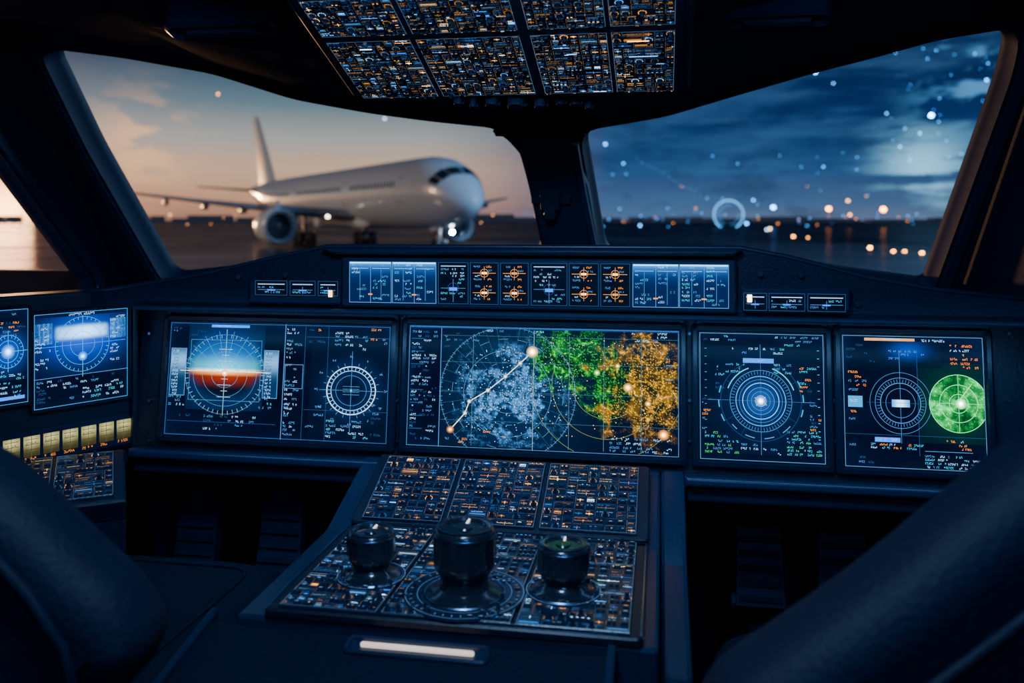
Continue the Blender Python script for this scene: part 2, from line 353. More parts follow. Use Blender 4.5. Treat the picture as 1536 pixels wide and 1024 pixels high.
def c_r2(P):
    W,H=P.W,P.H
    gx,gy=172,100
    def fn(a,b):
        r=math.hypot(a-gx,b-gy); m=1-sm(42,44,r); n=noise.fractal(Vector((a*.08,b*.08,2)),1,2,5); g=.26+1.1*max(0,n+.3)
        ang=math.atan2(b-gy,a-gx); sw=.75+.5*math.cos(ang*2+.6)
        sp=1.8 if noise.noise(Vector((a*.6,b*.6,8)))>.4 else 0
        h=math.exp(-(r/55)**2)  # green bloom around the scope, added to the background colour
        return mixc((.0004+.001*h,.005+.04*h,.019+.01*h),((.006+.15*sp)*g*sw,(.85+sp)*g*sw,(.15+.3*sp)*g*sw),m)
    P.field(112,40,W-.5,160,90,90,fn)
    for r in (14,28,43): P.ring(gx,gy,r,.8,(.2,1.7,.5))
    P.line(gx-43,gy,W-2,gy,.6,(.2,1.5,.5)); P.line(gx,gy-43,gx,gy+43,.6,(.2,1.5,.5)); P.line(gx-4,gy+2,gx+20,gy-30,.8,(.6,2.2,.8)); P.glow(gx+3,gy,8,(6,10,6),(.05,.7,.15))
    x,y=86,102
    for r,w in ((22,.5),(30,.9),(38,.6),(46,.45)): P.ring(x,y,r,w,PALE)
    P.ticks(x,y,31,36,48,.45,PALE); P.line(x,y-80,x,y+60,.45,PALE); P.line(x-50,y,x+42,y,.45,DIM)
    def g2(a,b): return mixc((.01,.40,1.4),(1.1,2.3,3.0),math.exp(-((a-x)/7)**2))
    P.field(73,97,100,108,12,6,g2); P.field(7,93,29,110,6,6,lambda a,b:(.01,.45,1.0)); P.text(9,98,4,4,W_)
    P.q(34,4,110,8,(1.2,.5,.12)); P.text(36,4,3,22,W_); P.text(120,5,3.4,14,W_)
    P.field(50,8,150,48,20,10,lambda a,b:(.0004,.005+.05*math.exp(-((a-100)/24)**2-((b-22)/12)**2),.019+.42*math.exp(-((a-100)/24)**2-((b-22)/12)**2)))
    P.cluster(70,22,130,38,[BL,PALE],3,.6); P.cluster(162,12,206,52,[(1.8,.35,.03),AM,W_,(1.5,.28,.03)],3.4,.85); P.cluster(8,55,40,90,[AM,(1.5,.32,.03),PALE],3.2,.8)
    P.cluster(6,14,50,45,[DIM,PALE],2.8,.4); P.cluster(8,115,34,140,[AM,PALE],3,.6); P.q(46,154,84,161,BL); P.text(48,155.5,4,10,W_); P.q(120,172,190,172.6,PALE)
    P.cluster(40,163,120,172,[W_,CY,AM],3,.7); P.cluster(120,178,206,198,[W_,PALE,CY],3,.85); P.cluster(8,165,60,195,[DIM,PALE],3,.5)
    P.q(112,20,112.6,H-20,DIM); P.q(0,150,W,150.5,DIM); P.frame(.5,.5,W-.5,H-.5,.8,(.10,.3,.6)); P.cluster(150,155,206,170,[W_,AM],3,.6)
def c_sideA(P):
    W,H=P.W,P.H
    def fn(a,b):
        k=math.exp(-((b-30)/9)**4)*(1-sm(102,112,a))*sm(27,37,a); h=math.exp(-((b-38)/30)**2)*math.exp(-((a-70)/50)**2)
        kk=k*(.45+.55*math.exp(-((a-72)/22)**2)); top=sm(6,26,b)
        return (.0004+.8*kk*top,.006+1.8*kk+.09*h,.030+2.9*kk+.85*h)
    P.field(1,6,W-1,92,70,50,fn)
    for q,c in ((2,PALE),(112,PALE)):
        P.field(q,14,q+24,44,4,8,lambda a,b:(.05,.36,1.0)); P.cluster(q,10,q+24,80,[W_,(.01,.03,.06)],3,.8)
    for r in (18,30,40): P.ring(70,48,r,.6,(.06,.42,1.0))
    P.line(70,6,70,96,.6,CY); P.line(4,48,136,48,.6,BL); P.ticks(70,48,36,40,36,.6,CY); P.glow(70,66,7,(.3,2.6,5),(.01,.1,.6))
    P.q(0,92,W,92.6,PALE); P.cluster(4,96,136,110,[W_,DIM,PALE],3,.5); P.cluster(70,112,138,132,[W_,CY],3.2,.9); P.cluster(4,112,60,132,[PALE,DIM],3,.5); P.text(50,2,3.4,14,W_)
    P.frame(.5,.5,W-.5,H-.5,.8,(.05,.33,.8))
def c_sideB(P):
    W,H=P.W,P.H; x,y=W-32,62
    P.field(W-90,20,W,104,20,20,lambda a,b:(.0004,.006+.08*math.exp(-((a-x)**2+(b-y)**2)/500),.026+.55*math.exp(-((a-x)**2+(b-y)**2)/500)))
    P.cluster(4,6,W-4,44,[PALE,DIM,AM],3,.7)
    for r in (8,16,24): P.ring(x,y,r,.8,BL)
    P.glow(x,y,11,(.8,3,7),(.01,.08,.5)); P.ticks(x,y,20,24,24,.6,CY); P.cluster(4,90,W-4,134,[W_,BL,CY],3.2,.8); P.line(x-36,y,x+30,y,.7,CY); P.line(x,y-30,x,y+30,.7,CY)
    P.q(W-45,128,W-6,133,BL); P.frame(.5,.5,W-.5,H-.5,.8,(.05,.33,.8))
screen('flight_display',PANEL,[(258,482),(588,490),(584,664),(252,652)],c_left,330,172)
screen('map_display',PANEL,[(617,488),(1021,496),(1016,684),(611,667)],c_center,404,187)
screen('radar_display',PANEL,[(1051,498),(1237,502),(1234,694),(1047,688)],c_r1,186,192)
screen('systems_display',PANEL,[(1265,502),(1476,506),(1474,706),(1262,699)],c_r2,211,200)
screen('side_display',LEFTP,[(48,466),(188,466),(190,600),(48,607)],c_sideA,140,135,bez=.005,thick=.01)
screen('side_display',LEFTP,[(-90,466),(40,466),(40,607),(-90,616)],c_sideB,130,140,bez=.005,thick=.01)
# ------------------------------------------------------------------ instrument panel body
g=empty('instrument_panel')
def pxpoly(pl,pts): return [pl.uv(*p) for p in pts]
mb=MB(); vb=PANEL.uv(768,696)[1]-.004; vt=PANEL.uv(768,466)[1]
ul=PANEL.uv(205,560)[0]; ur=PANEL.uv(1600,560)[0]
slab(mb,PANEL,rect(ul,vb,ur,vt),-.06,0,.003); mb.build('fascia',[M_PANEL],g,bevel=.003)
mb=MB()
for a,b in ((242,600),(602,1034),(1038,1248),(1252,1492)):
    u0=PANEL.uv(a,580)[0]; u1=PANEL.uv(b,580)[0]; v0=vb+.012; v1=vt-.006
    R=round_poly(rect(u0+.003,v0,u1-.003,v1),.012); I=round_poly(offset2d(rect(u0+.003,v0,u1-.003,v1),-.006),.008)
    mb.rings([[PANEL.p(x,y,z) for x,y in L] for L,z in ((R,0),(R,.005),(offset2d(R,-.002),.007),(I,.007),(I,0.001))])
mb.build('display_housings',[M_TRIM],g,smooth='auto')
mb=MB()
for a,b in ((205,592),(1026,1600)):
    u0=PANEL.uv(a,690)[0]; u1=PANEL.uv(b,690)[0]
    poly=rect(u0,vb-.012,u1,vb+.004); slab(mb,PANEL,poly,-.06,.03,.004)
    slab(mb,PANEL,rect(u0,vb-.035,u1,vb-.012),-.08,.01,.003)
mb.build('lower_ledge',[M_TRIM],g,bevel=.002)
mb=MB()
for px in (228,598,1034,1250,1510):
    for py in (500,600,660):
        u,v=PANEL.uv(px,py); mb.cyl(PANEL.p(u,v,0.0),PANEL.N,.0022,.0085,10)
mb.build('screws',[M_METAL],g)
g=empty('side_instrument_panel')
mb=MB(); c=[LEFTP.uv(-160,455),LEFTP.uv(204,455),LEFTP.uv(206,668),LEFTP.uv(-160,690)]
u0=c[0][0];v1=max(c[0][1],c[1][1]);v0=c[2][1]
slab(mb,LEFTP,rect(u0,v0,-.002,v1),-.05,0,.003); slab(mb,LEFTP,rect(u0,v0-.02,-.002,v0-.004),-.05,.028,.004); slab(mb,LEFTP,rect(-.012,v0,-.002,v1),0,.012,.002)
mb.build('fascia',[M_PANEL],g,bevel=.002)
a=LEFTP.uv(-100,622); b=LEFTP.uv(196,660); vtop=LEFTP.uv(196,624)[1]
P=Paint(Plane(LEFTP.p(0,0,.004),LEFTP.U,LEFTP.V),a[0],vtop,b[0]-a[0],vtop-b[1],290,36)
mb=MB(); slab(mb,LEFTP,rect(a[0]-.004,b[1]-.004,b[0]+.004,vtop+.004),0,.0038,.001); mb.build('key_strip',[M_PLATE],g)
for k in range(10):
    x=3+k*29; P.field(x,2,x+24,30,6,10,lambda q,y:tuple(cc*(1.0*math.exp(-((y-8)/9)**2)*(.5+.5*math.exp(-((q-x-12)/6)**2))+.05) for cc in (1.0,.92,.38)))
    for t in range(3): P.q(x+2,6+t*7,x+22,6.8+t*7,(.06,.06,.03))
    P.text(x+3,10,4,5,(.05,.05,.02)); P.text(x+2,31,3.5,6,AM); P.q(x+11,2,x+12,30,(.1,.1,.05))
P.build('lit_keys',[M_EM],g,fixn=False)
# ------------------------------------------------------------------ button panels
AMB=[(1.5,.60,.10),(1.1,.42,.07),(1.5,.95,.45)]; BLU=[(.14,.5,1.25),(.35,.8,1.35),(.03,.33,1.2),(.55,.85,1.15)]
def bpanel(g,pl,u0,v0,u1,v1,cell=.016,lit=1.0,amb=.5,name='module',base=.004,accent=.1):
    mb=MB(); slab(mb,pl,rect(u0,v0,u1,v1),0,base,.001); mb.build(name+'_plate',[M_PLATE],g)
    w,h=u1-u0,v1-v0; W,H=w*1000,h*1000
    P=Paint(Plane(pl.p(0,0,base),pl.U,pl.V),u0,v1,w,h,W,H); P.l=.0003
    B=MB(); dimf=[tuple(c*lit*.16 for c in (.25,.5,.9)),tuple(c*lit*.2 for c in (.9,.5,.2))]
    P.frame(1,1,W-1,H-1,.4,tuple(q*1.6 for q in dimf[0]))
    nx=max(1,round(w/cell)); ny=max(1,round(h/cell)); cw=W/nx; ch=H/ny
    for j in range(ny):
        i=0
        while i<nx:
            span=2 if (rnd()<.3 and i<nx-1) else 1
            x0=i*cw+1.6; x1=(i+span)*cw-1.0; y0=j*ch+1.6; y1=(j+1)*ch-1.0; i+=span
            def pick():
                k=lit*(ru(.25,.7) if rnd()>accent else 2.2); return tuple(q*k for q in random.choice(AMB if rnd()<amb else BLU))
            col=pick(); col2=pick()
            if rnd()<.7: P.q(x0,y0-.8,x1,y0-.45,random.choice(dimf))
            if rnd()<.7: P.q(x0-.8,y0,x0-.45,y1,random.choice(dimf))
            k=rnd(); cx=(x0+x1)/2; cy=(y0+y1)/2; th_=1.5
            if rnd()<.6: P.text(x0+1,y0+.4,th_,int((x1-x0-2)/(th_*.8)*ru(.5,1)),col2)
            if k<.38:
                n=span*(1 if rnd()<.4 else 2); bw=(x1-x0)/n
                for t in range(n):
                    bx=x0+bw*(t+.5); hw=min(bw*.38,4.2); hh=min(ch*.24,3.4)
                    C=pl.p(u0+bx/1000,v1-(cy+1)/1000,base); B.box(C,pl.U*hw/1000,pl.V*hh/1000,pl.N*.003,0,.85)
                    P.l=.0033
                    if rnd()<.7: P.q(bx-hw*.55,cy+.3,bx+hw*.55,cy+.9,col)
                    if rnd()<.25: P.q(bx-hw*.5,cy+1.8,bx+hw*.5,cy+2.3,col2)
                    P.l=.0003
            elif k<.55:
                C=pl.p(u0+cx/1000,v1-(cy+1.2)/1000,base); B.cyl(C,pl.N,.0034,.0015,14); B.cyl(C,pl.N,.0022,.007,10)
                P.ring(cx,cy+1.2,4.6,.35,tuple(q*.6 for q in col),150,390); P.ticks(cx,cy+1.2,4.6,5.4,7,.35,col,150,390)
            elif k<.75:
                P.line(x0+1,cy+1,x1-1,cy+1,.5,col); P.line(cx,cy-1.6,cx,y1-1,.4,col2)
                for t in range(4): P.q(x0+1+t*(x1-x0-2)/4,cy-.6,x0+2+t*(x1-x0-2)/4,cy-.25,col)
                if rnd()<.3: P.q(cx-1.4,cy,cx+1.4,cy+1.4,tuple(q*1.8 for q in col))
            elif k<.92:
                P.text(x0+1,cy-.2,1.5,int((x1-x0-2)/1.5),col2); P.frame(x0+.6,cy-1,x1-.6,y1-1,.3,dimf[0])
            else:
                P.frame(x0+1,cy-1.6,x1-1,y1-1.4,.35,col); P.q(x0+2,cy,x1-2,cy+.9,tuple(q*2 for q in col))
    if B.v: B.build(name+'_switches',[M_BTN],g)
    P.build(name+'_legends',[M_EM],g,fixn=False)
# ------------------------------------------------------------------ glareshield
g=empty('glareshield')
top=[(30,449),(130,434),(190,426),(300,409),(400,385),(490,366),(800,367),(1110,368),(1180,381),(1300,412),(1400,430),(1600,452)]
bot=[(1600,492),(1400,484),(1100,474),(640,466),(190,459),(30,462)]
GB=Plane((0,1.80,E),(1,0,0),(0,0,1))
fr=[GLARE.hit(*p) for p in top+bot]; bk=[GB.hit(p[0],p[1]+7) for p in top]+[GB.hit(p[0],p[1]+9) for p in bot]
for i in range(len(top),len(fr)): bk[i].z=min(bk[i].z,E-.15)
fr2=[Vector(p) for p in fr]
for i in range(len(top)): fr2[i].z-=.006
mb=MB(); mb.rings([fr2,[Vector((a.x,a.y+.006,a.z)) for a in fr],bk],0)
tri=tessellate_polygon([fr2])
for t in tri: mb.face([fr2[i] for i in t])
mb.build('hood',[M_SHELL],g,merge=True)
mb=MB(); tube(mb,[Vector((p.x,p.y+.001,p.z-.0035)) for p in fr[:len(top)]],.0028,8); mb.build('hood_edge_highlight',[M_TRIM],g,smooth=True)  # bead added to give the hood's front lip a thin highlight
def gl(px,py): return GLARE.uv(px,py)
mb=MB()
a=[gl(488,372),gl(1112,374),gl(1100,384),gl(505,381)]
slab(mb,GLARE,[a[3],a[2],a[1],a[0]],0,.018,.004)
zb=gl(768,470)[1]; u0=gl(205,460)[0]; u1=gl(1600,460)[0]
slab(mb,GLARE,rect(u0,zb-.004,u1,zb+.003),-.02,.012,.002)
for x0,x1,y0,y1 in ((516,1104,388,464),(378,514,420,455),(1110,1274,430,465)):
    A=gl(x0,y0);B=gl(x1,y1); slab(mb,GLARE,round_poly(rect(A[0],gl((x0+x1)/2,y1)[1],B[0],gl((x0+x1)/2,y0)[1]),.004,3),-.005,.012,.003)
mb.build('control_unit_housing',[M_TRIM],g,bevel=.001)
GF=Plane(GLARE.p(0,0,.0125),(1,0,0),(0,0,1))
def gpaint(x0,x1,y0,y1,kind,name):
    A=(GF.uv(x0,425)[0],GF.uv(768,y0)[1]); B=(GF.uv(x1,425)[0],GF.uv(768,y1)[1]); W=x1-x0; H=y1-y0
    m=MB(); slab(m,GF,rect(A[0],B[1],B[0],A[1]),-.002,.002,.0006); m.build(name+'_window',[M_BEZEL],g)
    P=Paint(Plane(GF.p(0,0,.002),(1,0,0),(0,0,1)),A[0],A[1],B[0]-A[0],A[1]-B[1],W,H)
    if kind=='blue':
        P.field(1,1,W-1,H-1,10,20,lambda x,y:(.001+.06*math.exp(-y/5),.014+.50*math.exp(-y/6),.075+1.4*math.exp(-y/7)))
        n=max(2,round(W/33)); cw=W/n
        for k in range(n):
            P.q(k*cw,0,k*cw+.7,H,PALE); P.cluster(k*cw+4,3,(k+1)*cw-2,H-3,[W_,PALE,CY],3,.7); P.q(k*cw+3,10,(k+1)*cw-3,10.5,W_)
            P.q(k*cw+cw*.5,12,k*cw+cw*.5+.5,H-4,PALE)
        P.q(1,.5,W-1,2.6,(.5,1.8,2.8)); P.frame(0,0,W,H,.8,PALE); P.q(W*.45,H-14,W*.55,H-12,AM)
    elif kind=='amber':
        P.frame(0,0,W,H,.6,DIM)
        for yy in (H*.25,H*.72):
            P.line(4,yy,W-4,yy,.6,AM); P.ring(W/2,yy,6,.5,(1.2,.5,.12)); P.q(W/2-4,yy-1.6,W/2+4,yy+1.6,(4,1.8,.4) if rnd()<.6 else (1,.45,.1)); P.line(W/2,yy-10,W/2,yy+10,.45,AM)
            P.text(5,yy-11,2.6,5,PALE); P.text(W-18,yy-11,2.6,4,AM); P.text(5,yy+8,2.6,6,PALE); P.text(W-16,yy+8,2.6,3,AM)
            P.text(W/2-14,yy+3,2.4,4,W_); P.text(W/2+6,yy-5,2.4,4,PALE)
    else:
        P.frame(0,0,W,H,.6,DIM); P.q(4,5,W-4,6.2,(.5,.8,1.3)); P.cluster(4,9,W-3,H*.55,[PALE,W_,CY],2.6,.6)
        P.line(4,H*.62,W-4,H*.62,.45,PALE); P.line(W/2,H*.4,W/2,H-3,.45,PALE); P.q(W/2-6,H*.6,W/2+6,H*.68,BL); P.cluster(4,H*.72,W-3,H-2,[CY,PALE],2.6,.6)
        if H>40: P.ring(W/2,H*.62,8,.5,DIM)
    P.build(name+'_lit',[M_SCR],g,fixn=False)
for i,(x0,x1,k) in enumerate(((525,588,'blue'),(589,655,'blue'),(658,703,'w'),(706,748,'amber'),(751,793,'amber'),(797,851,'w'),(854,898,'amber'),(901,945,'amber'),(949,1018,'blue'),(1019,1093,'blue'))):
    gpaint(x0,x1,394,457,k,'selector_%d'%i)
for i,(x0,x1,y0,y1) in enumerate(((384,432,425,448),(436,474,425,448),(478,508,425,448),(1115,1150,434,459),(1153,1207,434,459),(1211,1268,434,459))):
    gpaint(x0,x1,y0,y1,'w','source_select_%d'%i)
mb=MB()
for px,py,c in ((497,440,(4,2.8,1.6)),(1124,447,(8,6,3.6))):
    P_=GF.p(*GF.uv(px,py),.004); mb.box(P_,GF.U*.003,GF.V*.005,GF.N*.002,0,.8,col=c)
mb.build('indicator_lamps',[M_EM],g)
mb=MB()
for px,py in ((360,415),(1140,410),(430,412),(1285,455),(1200,412)):
    u,v=GLARE.uv(px,py); mb.cyl(GLARE.p(u,v,0),GLARE.N,.004,.006,14)
mb.build('studs',[M_BTN],g)
# ------------------------------------------------------------------ windshield wall
rk=.5; V=Vector((0,-rk,1)).normalized()
WIN=Plane((0,1.74,E),(1,0,0),V)
LW=[(80,70),(200,85),(330,108),(450,146),(560,166),(650,178),(748,188),(776,212),(790,262),(812,364),(800,378),(490,380),(400,398),(262,413),(150,215)]
RW=[(878,192),(1000,171),(1100,141),(1220,106),(1300,86),(1400,58),(1513,40),(1500,105),(1388,418),(1380,421),(1250,404),(1180,388),(1110,378),(915,378),(907,362)]
Lp=pxpoly(WIN,LW); Rp=pxpoly(WIN,RW)
Lr=round_poly(Lp,.03,4); Rr=round_poly(Rp,.03,4)
Pa=WIN.hit(15,60); Pb=WIN.hit(205,445); Qa=WIN.hit(1570,20); Qb=WIN.hit(1425,450)
def ext(a,b,t): return a+(b-a)*t
wo=[WIN.puv(ext(Pa,Pb,-.25)),WIN.puv(ext(Pa,Pb,1.15)),WIN.puv(ext(Qa,Qb,1.15)),WIN.puv(ext(Qa,Qb,-.1))]
wo[1]=(wo[1][0],min(wo[1][1],wo[2][1]))
INW=.03
mb=MB(); holed(mb,WIN,wo,[offset2d(Lr,.010),offset2d(Rr,.010)],INW,INW-.012); mb.build('wall_front',[M_SHELL])
M_GLASS=bpy.data.materials.new('window_glass'); n,l=nodes(M_GLASS); n.remove(n['Principled BSDF'])
tr=n.new('ShaderNodeBsdfTransparent'); tr.inputs[0].default_value=(.95,.98,1,1); gs=n.new('ShaderNodeBsdfGlossy'); gs.inputs['Roughness'].default_value=.03; gs.inputs['Color'].default_value=(.8,.9,1,1)
fz=n.new('ShaderNodeFresnel'); fz.inputs[0].default_value=1.25; mx=n.new('ShaderNodeMixShader')
l.new(fz.outputs[0],mx.inputs[0]); l.new(tr.outputs[0],mx.inputs[1]); l.new(gs.outputs[0],mx.inputs[2]); l.new(mx.outputs[0],n['Material Output'].inputs['Surface'])
def window(name,pl,outline,wd=.010,depth=INW):
    g=empty(name)
    mb=MB(); o=offset2d(outline,wd); o2=offset2d(outline,wd*.75); o3=offset2d(outline,.003)
    mb.rings([[pl.p(x,y,z) for x,y in L] for L,z in ((o,depth-.012),(o,depth+.004),(o2,depth+.006),(o3,.004),(outline,0),(outline,-.02),(offset2d(outline,wd),-.02))])
    mb.build('frame',[M_LIP],g,smooth='auto')
    mb=MB(); a=offset2d(outline,wd+.004); b=offset2d(outline,wd+.026)
    mb.rings([[pl.p(x,y,z) for x,y in L] for L,z in ((a,depth),(a,depth+.006),(offset2d(a,.003),depth+.009),(offset2d(b,-.003),depth+.009),(b,depth+.006),(b,depth))]); mb.build('clamp_strip',[M_TRIM],g,smooth='auto')
    mb=MB(); t=tessellate_polygon([[Vector((x,y,0)) for x,y in outline]])
    for q in t: mb.face([pl.p(outline[i][0],outline[i][1],-.005) for i in q])
    mb.build('pane',[M_GLASS],g,fixn=False)
    return g
window('window_1',WIN,Lr); window('window_2',WIN,Rr)
def sidewall(name,A,B,d,hole,flip):
    dV=Vector(d).normalized(); U2=-dV if flip else dV
    Vv=(A-B)-U2*((A-B).dot(U2)); pl=Plane(B,U2,Vv)
    outer=[pl.puv(q) for q in (ext(A,B,-.3),ext(A,B,1.08),ext(A,B,1.08)+dV*2.2,ext(A,B,-.3)+dV*2.2)]
    if hole:
        hp=round_poly(pxpoly(pl,hole),.03,4)
        mb=MB(); holed(mb,pl,outer,[offset2d(hp,.010)],INW*.6,INW*.6-.012); mb.build(name,[M_SHELL]); window('window_3',pl,hp,.010,INW*.6)
    else:
        mb=MB(); holed(mb,pl,outer,[],0,-.012); mb.build(name,[M_SHELL])
    return pl
WL=sidewall('wall_left',Pa,Pb,(-.35,-1,0),[(-330,60),(-150,52),(0,256),(133,434),(60,442),(-330,470)],True)
WR=sidewall('wall_right',Qa,Qb,(.3,-1,0),None,False)
g=empty('trim_1')
mb=MB(); ol=[(742,180),(765,190),(788,215),(800,262),(824,368),(903,368),(885,262),(870,225),(868,200),(886,184)]
slab(mb,WIN,round_poly(pxpoly(WIN,ol),.012,3)[::-1],INW-.005,INW+.035,.008); mb.build('centre_post',[M_TRIM],g,smooth='auto')
mb=MB(); sl=[(862,192),(872,196),(883,262),(903,364),(895,364),(874,262)]; slab(mb,WIN,pxpoly(WIN,sl)[::-1],INW+.03,INW+.055,.003); mb.build('post_rib',[M_LIP],g)
mb=MB()
u,v=WIN.uv(832,277); mb.box(WIN.p(u,v,INW+.035),WIN.U*.022,WIN.V*.018,WIN.N*.02,0,.8); mb.cyl(WIN.p(u,v-.02,INW+.035),WIN.N,.012,.03,16); mb.box(WIN.p(u+.028,v,INW+.035),WIN.U*.012,WIN.V*.006,WIN.N*.012,0,.8); mb.box(WIN.p(u-.028,v,INW+.035),WIN.U*.01,WIN.V*.005,WIN.N*.012,0,.8)
for py in (215,330): mb.cyl(WIN.p(*WIN.uv(840+ (py-250)*.15,py),INW+.034),WIN.N,.004,.004,12)
mb.build('compass_bracket',[M_BTN],g,bevel=.003)
# ------------------------------------------------------------------ ceiling
cols=[(-260,20),(-60,50),(80,60),(200,76),(330,100),(450,137),(560,158),(650,170),(745,180),(878,184),(1000,163),(1100,133),(1220,97),(1300,77),(1400,49),(1520,28),(1700,5)]
WI=Plane(WIN.p(0,0,INW+.010),WIN.U,WIN.V)
L=[[] for _ in range(6)]
for i,(px,py) in enumerate(cols):
    A=WI.hit(px,py+2); zz=A.z
    L[0].append(Vector((A.x,A.y+.05,zz+.03))); L[1].append(A)
    L[2].append(Vector((A.x,A.y-.03,zz+.004)))
    L[3].append(Vector((A.x,1.24,zz+.028))); L[4].append(Vector((A.x,.62,zz+.265))); L[5].append(Vector((A.x,-1.0,zz+.45)))
mb=MB(); mb.rings(L,0,closed=False); o=mb.build('ceiling',[M_SHELL],None,smooth=True); so=o.modifiers.new('s','SOLIDIFY'); so.thickness=.01; so.offset=1
def ceilfit(name,px,py,d,w,h):
    C=at(px,py,d); U=Vector((1,0,0)); Vv=Vector((0,-1,.38)).normalized(); N=Vector((0,-.38,-1)).normalized()
    g=empty(name); mb=MB(); R=round_poly(rect(-w,-h,w,h),.02,5)
    mb.rings([[C+U*x+Vv*y+N*z for x,y in Q] for Q,z in ((R,-.06),(R,.004),(offset2d(R,-.006),.008),(offset2d(R,-.012),.004),(offset2d(R,-.014),-.01))],0,False,True)
    mb.build('recess',[M_TRIM],g,smooth='auto')
    mb=MB(); mb.box(C+N*-.008,U*w*.7,Vv*h*.3,N*.02,0,.85); mb.build('grip',[M_BTN],g,bevel=.004)
ceilfit('ceiling_grab_handle',335,42,1.22,.085,.022); ceilfit('ceiling_grab_handle',1165,26,1.15,.07,.02)
g=empty('header_latches'); mb=MB()
for px,py,r in ((690,152,.006),(712,156,.005),(740,154,.009),(776,156,.012),(812,156,.008),(842,152,.006),(864,153,.007),(884,158,.005)):
    C=at(px,py,1.27); mb.cyl(C+Vector((0,0.0,.035)),Vector((0,-.35,-1)),r,.045,14)
    mb.box(C,Vector((r*1.3,0,0)),Vector((0,.004,0)),Vector((0,0,-.004)),0,.8)
mb.build('latch',[M_BTN],g,bevel=.0015)
# ------------------------------------------------------------------ overhead panel
OVP=Plane(at(780,138,1.24),(1,0,0),(0,1,-.36)); OVP.N=Vector((0,-.36,-1)).normalized()
OVP.V=Vector((0,-1,.36)).normalized()
def ov(px,py): return OVP.uv(px,py)
g=empty('overhead_control_panel')
u0=ov(536,140)[0]; u1=ov(1022,140)[0]; um=ov(813,135)[0]
v45=ov(780,44)[1]
mb=MB(); slab(mb,OVP,round_poly(rect(u0-.012,-.014,u1+.012,.62),.012,4),-.03,-.001,.004); slab(mb,OVP,round_poly(rect(u0,-.006,u1,.62),.008,4),-.02,.003,.002); mb.build('housing',[M_TRIM],g,smooth='auto')
rows=[(0.0,v45-.004),(v45+.004,v45+.09),(v45+.098,v45+.19)]
for (a,b) in rows:
    for (x0,x1) in ((u0+.008,u0+.008+(um-u0)*.42),(u0+.014+(um-u0)*.42,um-.008),(um+.004,um+.004+(u1-um)*.5),(um+.008+(u1-um)*.5,u1-.01)):
        bpanel(g,OVP,x0,a+.002,x1,b-.002,cell=.0125,lit=1.8,amb=.42,base=.005,accent=.15)
P=Paint(OVP,u0,.2,u1-u0,.2,(u1-u0)*1000,200); P.l=.0095
for px,py,w,c in ((957,52,30,(8,2.8,.8)),(550,65,18,(3,5,8)),(965,75,40,(.3,1.4,4)),(858,72,14,(.6,1.6,3.6)),(900,128,20,(1,2.2,3.6)),(700,60,16,(.3,1.3,3.4)),(640,120,14,(4,1.6,.4))):
    U_,V_=ov(px,py); x=(U_-u0)*1000; y=(.2-V_)*1000; P.q(x-w*.45,y-1.0,x+w*.45,y+1.0,c)
P.build('annunciators',[M_EM],g,fixn=False)
# ------------------------------------------------------------------ pedestal
g=empty('center_pedestal'); zt=E-.41
TOP=Plane((0,.85,zt),(1,0,0),(0,1,0))
xl,xr=-.40,-.03
Y0,Y1=.855,1.10; zu=E-.352; Yu=1.235
def prof(Xa,Xb,pts,name,m,bev=.004):
    mb=MB(); mb.rings([[Vector((Xa,y,z)) for i,(y,z) in enumerate(pts)],[Vector((Xb,y,z)) for i,(y,z) in enumerate(pts)]],0,True,True)
    return mb.build(name,[m],g,bevel=bev)
prof(-.445,-.004,[(Y0-.004,zt-.006),(Y1,zt-.004),(Yu+.02,zu-.004),(Yu+.02,.0),(Y0-.004,.0)],'body',M_TRIM)
prof(-.475,-.045,[(Y0-.006,zt-.012),(Y0-.006,0),(.52,0),(.52,zt-.09),(.60,zt-.06)],'storage_box',M_LEATH,.006)
prof(-.474,-.466,[(Y0,zt-.002),(Y0,zt-.03),(.62,zt-.08),(.62,zt-.05)],'box_rail',M_TRIM,.002)
prof(-.054,-.045,[(Y0,zt-.002),(Y0,zt-.03),(.62,zt-.08),(.62,zt-.05)],'box_rail_b',M_TRIM,.002)
prof(-.004,.03,[(Y0+.03,zt-.05),(Y1,zt-.02),(Yu+.02,zu-.002),(Yu+.02,0),(Y0+.03,0)],'side_fairing',M_TRIM,.006)
mb=MB(); R=round_poly(rect(xl-.012,0-.002,xr+.01,Y1-Y0),.006,3)
slab(mb,TOP,R,-.004,.004,.002); mb.build('deck',[M_PANEL],g,smooth='auto')
TOPD=Plane((0,.85,zt+.004),(1,0,0),(0,1,0))
w=xr-xl; cs=[xl,xl+w*.30,xl+w*.68,xr]
for a,b in zip(cs,cs[1:]):
    for (c,d,ce) in ((.004,.088,.0125),(.092,.168,.0135),(.172,.245,.0125)):
        bpanel(g,TOPD,a+.002,c,b-.002,d,cell=ce,lit=1.7,amb=.2,base=.003,accent=.1)
sl=Vector((0,Yu-Y1,zu-zt)); UPP=Plane((0,Y1,zt+.002),(1,0,0),sl); Ls=sl.length
mb=MB(); slab(mb,UPP,round_poly(rect(xl-.012,.004,xr+.012,Ls),.006,3),-.004,.005,.002); mb.build('upper_deck',[M_PANEL],g,smooth='auto')
UPD=Plane(UPP.p(0,0,.005),(1,0,0),sl)
for a,b in zip([xl,xl+w*.31,xl+w*.645],[xl+w*.31,xl+w*.645,xr]):
    bpanel(g,UPD,a+.003,.010,b-.003,Ls-.008,cell=.0135,lit=1.8,amb=.6,base=.003,accent=.12)
mb=MB()
for x in (xl-.010,xr+.009): mb.box(Vector((x,(Y0+Y1)/2,zt+.004)),Vector((.0015,0,0)),Vector((0,(Y1-Y0)/2,0)),Vector((0,0,.003)),0,.6)
